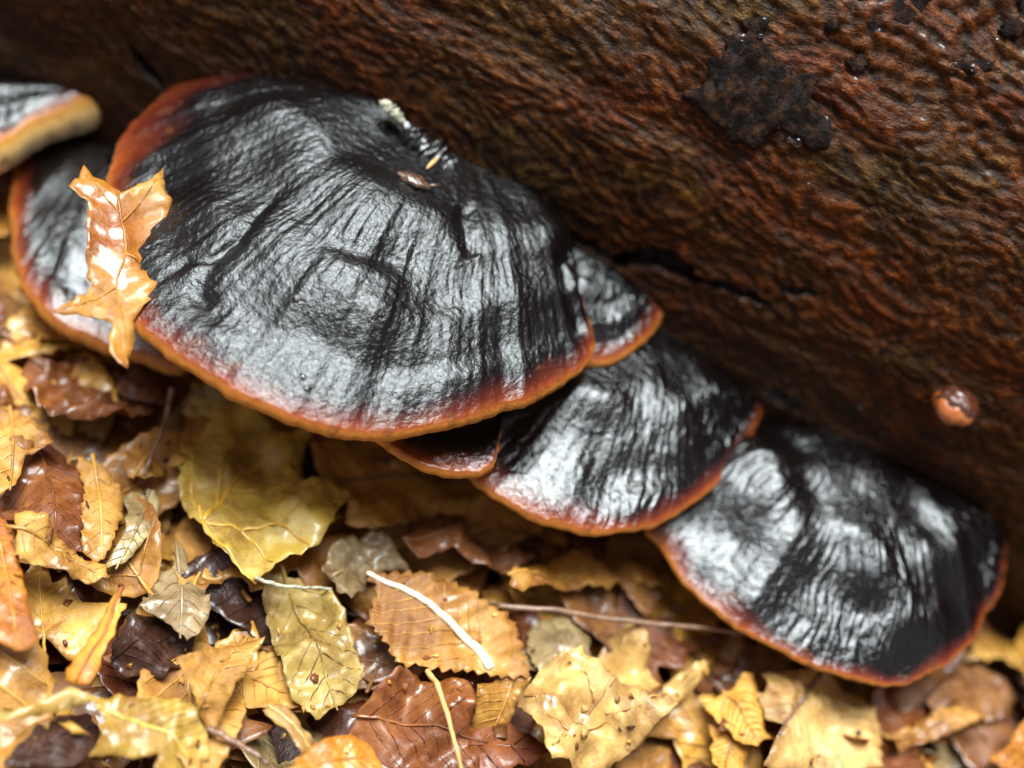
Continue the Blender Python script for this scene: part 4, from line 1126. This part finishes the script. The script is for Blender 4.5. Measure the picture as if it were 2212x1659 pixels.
# ------------------------------------------------------------------ twigs and stems
def twig(name, label, pts, zs, r0, r1, mat, cat='twig'):
    P = catmull([on_z(p, z) for p, z in zip(pts, zs)], 40)
    P[:, 2] += 0.0008 * pn(np.arange(40) * 0.3, 3.3, 9)
    v, f = tube_geo(P, np.linspace(r0, r1, 40) * (1 + 0.15 * pn(np.arange(40) * 0.5, 1.2, 4)), 7)
    o = mesh_obj(name, v - P[0], f, mat, loc=tuple(P[0]))
    return tag(o, label, cat)
twig('thin_twig', 'thin pinkish brown twig running under the lowest bracket', [(1075, 1308), (1200, 1318), (1330, 1338), (1460, 1352), (1620, 1368)], [ZT + .018, ZT + .021, ZT + .020, ZT + .021, ZT + .020], 0.0011, 0.0008, M_TWIG)
twig('straw_stem', 'thin straw stem lying on the red-brown glossy leaf', z7([(690, 880), (740, 950), (790, 1100), (830, 1260), (870, 1400)]), [ZT + .021, ZT + .026, ZT + .026, ZT + .026, ZT + .024], 0.0010, 0.0006, M_STRAW, 'stem')
twig('dark_twig', 'thin dark twig between the light brown ragged leaf and the red-brown folded leaf', z6([(680, 160), (650, 300), (610, 400), (570, 500)]), [ZT + .016] * 4, 0.0011, 0.0006, M_TWIG)
twig('grey_stem', 'pale grey-green leaf stem at the yellow maple leaf tip', z6([(1010, 905), (1080, 930), (1180, 945), (1310, 950)]), [ZT + .020, ZT + .018, ZT + .018, ZT + .014], 0.0007, 0.0005, M_LICHEN, 'stem')
twig('short_dark_twig', 'short dark twig between the mottled leaf and the narrow pale strip', z6([(820, 1500), (900, 1540), (1000, 1600), (1060, 1640)]), [ZT + .014] * 4, 0.0012, 0.0008, M_TWIG)
twig('thin_grey_stem', 'thin grey stem past the end of the lowest bracket', [(2150, 1232), (2200, 1215), (2260, 1200)], [-0.07, -0.068, -0.066], 0.0007, 0.0006, M_TWIG, 'stem')

# ------------------------------------------------------------------ crumbs and drops on the large bracket and the wood
def top_at(p):
    """point of the large bracket's top seen at pixel p"""
    T = A_main[:300].reshape(-1, 3)
    pr = project(T)
    return T[np.argmin(((pr - np.array(p)) ** 2).sum(1))]
def drop(name, label, q, r, n=(0, 0, 1), cat='water drop', mat=None, flat=0.6, group=None):
    th = np.linspace(0, 2 * np.pi, 18, endpoint=False); ph = np.linspace(0.02, np.pi - 0.02, 12)
    T, Pp = np.meshgrid(th, ph)
    V = np.stack([r * np.sin(Pp) * np.cos(T), r * np.sin(Pp) * np.sin(T), r * flat * np.cos(Pp)], -1).reshape(-1, 3)
    Q = Vector((0, 0, 1)).rotation_difference(Vector(n)).to_matrix()
    V = V @ np.array(Q).T
    o = mesh_obj(name, V, grid_faces(12, 18, True), mat or M_DROP, loc=tuple(np.array(q) + np.array(n) * r * flat * 0.35))
    return tag(o, label, cat, group)
for p, r in (((654, 814), 0.0011), ((664, 838), 0.0012), ((640, 645), 0.0016), ((900, 890), 0.0008)):
    drop('water_drop', 'tiny clear water drop on the cap of the largest bracket', top_at(p), r, group='water drops on the largest bracket')
for p, r in (((1862, 875), 0.0012), ((1745, 400), 0.0008), ((1690, 500), 0.0010), ((1965, 470), 0.0007), ((1550, 430), 0.0006)):
    q, n = log_frame(p)
    drop('water_drop', 'tiny bright water drop on the bare wood of the log', q, r, n, group='water drops on the log')
for p, r in (((1722, 306), 0.0016), ((1704, 300), 0.0011), ((1688, 292), 0.0009), ((1682, 272), 0.0007), ((1700, 232), 0.0007), ((1578, 268), 0.0008), ((1642, 78), 0.0008), ((1602, 90), 0.0007), ((2098, 148), 0.0012), ((1896, 70), 0.0011), ((2150, 90), 0.0009)):
    q, n = log_frame(p)
    drop('water_drop', 'small shiny water drop beside the black bark remnants', q + n * 0.0014, r, n, group='water drops by the bark remnants')
def husk():
    q = top_at((893, 394))
    root = thing('seed_husk', 'shiny dark brown seed husk crumb on the largest bracket', 'husk', tuple(q))
    th = np.linspace(0, 2 * np.pi, 24, endpoint=False); u = np.linspace(0, 1, 18)
    T, U = np.meshgrid(th, u)
    r = 0.0028 * np.sin(np.pi * np.clip(U, 0.03, 0.97)) ** 0.7 * (1 + 0.35 * fbm(np.cos(T) * 2 + U * 5, np.sin(T) * 2, 3, 61))
    V = np.stack([(U - 0.5) * 0.012, r * np.cos(T), 0.55 * r * np.sin(T) + 0.001], -1)
    mesh_obj('shell', V.reshape(-1, 3), grid_faces(18, 24, True), M_HUSK, root)
    v, f = tube_geo([(0.004, 0, 0.001), (0.007, 0.001, 0.002), (0.009, 0.003, 0.002)], np.array([0.0007, 0.0005, 0.0003]), 6)
    mesh_obj('stalk', v, f, M_HUSK, root)
husk()
a, b = top_at((920, 368)), top_at((944, 350))
pth = catmull([a + [0, 0, 0.0008], (a + b) / 2 + [0, 0, 0.0016], b + [0, 0, 0.002]], 12)
v, f = tube_geo(pth, 0.0007 * np.sin(np.pi * np.linspace(0.12, 0.9, 12)), 7)
tag(mesh_obj('bud_scale', v - a, f, M_STRAW, loc=tuple(a)), 'tiny straw-coloured needle beside the resin lump', 'needle')

# ------------------------------------------------------------------ leaf crumbs on the litter, and naming of the half buried leaves
bpy.context.view_layer.update()
dg = bpy.context.evaluated_depsgraph_get()
def crumbs():
    vs_, fs_, mi, off = [], [], [], 0
    tries = 0
    while len(vs_) < 130 and tries < 3000:
        tries += 1
        p = (rr_.uniform(-60, 2260), rr_.uniform(700, 1750))
        v = Vector(pray(p))
        hit, co, nn, idx, ob, _ = scene.ray_cast(dg, Vector(C_O), v)
        if not hit or ob.name.split('.')[0] not in ('blade', 'leaf_litter', 'ground') or co.z > -0.06: continue
        if nn.z < 0: nn = -nn
        L = rr_.uniform(0.0009, 0.0026) if rr_.random() < 0.9 else rr_.uniform(0.004, 0.007)
        m = 9
        ang = np.sort(np.array([rr_.uniform(0, 6.28) for _ in range(m)]))
        rad = L * np.array([rr_.uniform(0.35, 1.0) for _ in range(m)])
        el = rr_.uniform(0.35, 1)
        ring = np.stack([rad * np.cos(ang), el * rad * np.sin(ang), np.array([rr_.uniform(-0.06, 0.10) * L for _ in range(m)])], -1)
        V = np.vstack([ring, [[0, 0, 0.02 * L]], ring * 0.97 - [0, 0, 0.0003], [[0, 0, 0.02 * L - 0.0003]]])
        R = (Vector((0, 0, 1)).rotation_difference(nn).to_matrix() @ Matrix.Rotation(rr_.uniform(0, 6.28), 3, 'Z') @ Matrix.Rotation(rr_.uniform(-.3, .3), 3, 'X'))
        V = V @ np.array(R).T + np.array(co) + np.array(nn) * 0.0007
        for k in range(m):
            k2 = (k + 1) % m
            fs_.append((off + k, off + k2, off + m)); fs_.append((off + m + 1 + k2, off + m + 1 + k, off + 2 * m + 1))
            fs_.append((off + k2, off + k, off + m + 1 + k)); fs_.append((off + k2, off + m + 1 + k, off + m + 1 + k2))
        mi += [rr_.choice([0, 0, 1, 2, 5]) if L > 0.003 else rr_.choice([0, 1, 2, 3, 4, 5])] * (4 * m)
        vs_.append(V); off += 2 * m + 2
    o = mesh_obj('leaf_crumbs', np.vstack(vs_), np.array(fs_), _leafm['brown'], smooth=False)
    for k in ('tan', 'ochre', 'dark', 'pale', 'redbrown'): o.data.materials.append(_leafm[k])
    o.data.polygons.foreach_set('material_index', np.array(mi, np.int32))
    tag(o, 'small torn crumbs of wet leaves strewn over the leaf litter', 'leaf crumbs', kind='stuff')

gone = 0
for root, mt, kn in FILL:
    bl = [c for c in root.children if c.name.split('.')[0] == 'blade'][0]
    vv = [bl.matrix_world @ v.co for v in bl.data.vertices]
    vv = vv[::max(1, len(vv) // 160)]
    seen = 0
    for w in vv:
        d = w - Vector(C_O); ds = d.length
        pp = project(np.array(w))
        if not (0 < pp[0] < 2212 and 0 < pp[1] < 1659): continue
        hit, co, nn, idx, ob, _ = scene.ray_cast(dg, Vector(C_O), d / ds)
        if hit and (co - Vector(C_O)).length > ds - 0.0008: seen += 1
    if seen < 3:
        for c in list(root.children): bpy.data.objects.remove(c)
        bpy.data.objects.remove(root); gone += 1
        continue
    pc = project(np.array(root.location))
    k = int(np.argmin(((TCEN - pc) ** 2).sum(1)))
    tag(root, f'{WORDS[mt]} {KW[kn]} leaf half buried near the {SHORT[k]}', 'leaf', f'half buried {WORDS[mt]} {KW[kn]} leaves')
print('hidden fillers left out', gone)
bpy.context.view_layer.update()
dg = bpy.context.evaluated_depsgraph_get()
crumbs()
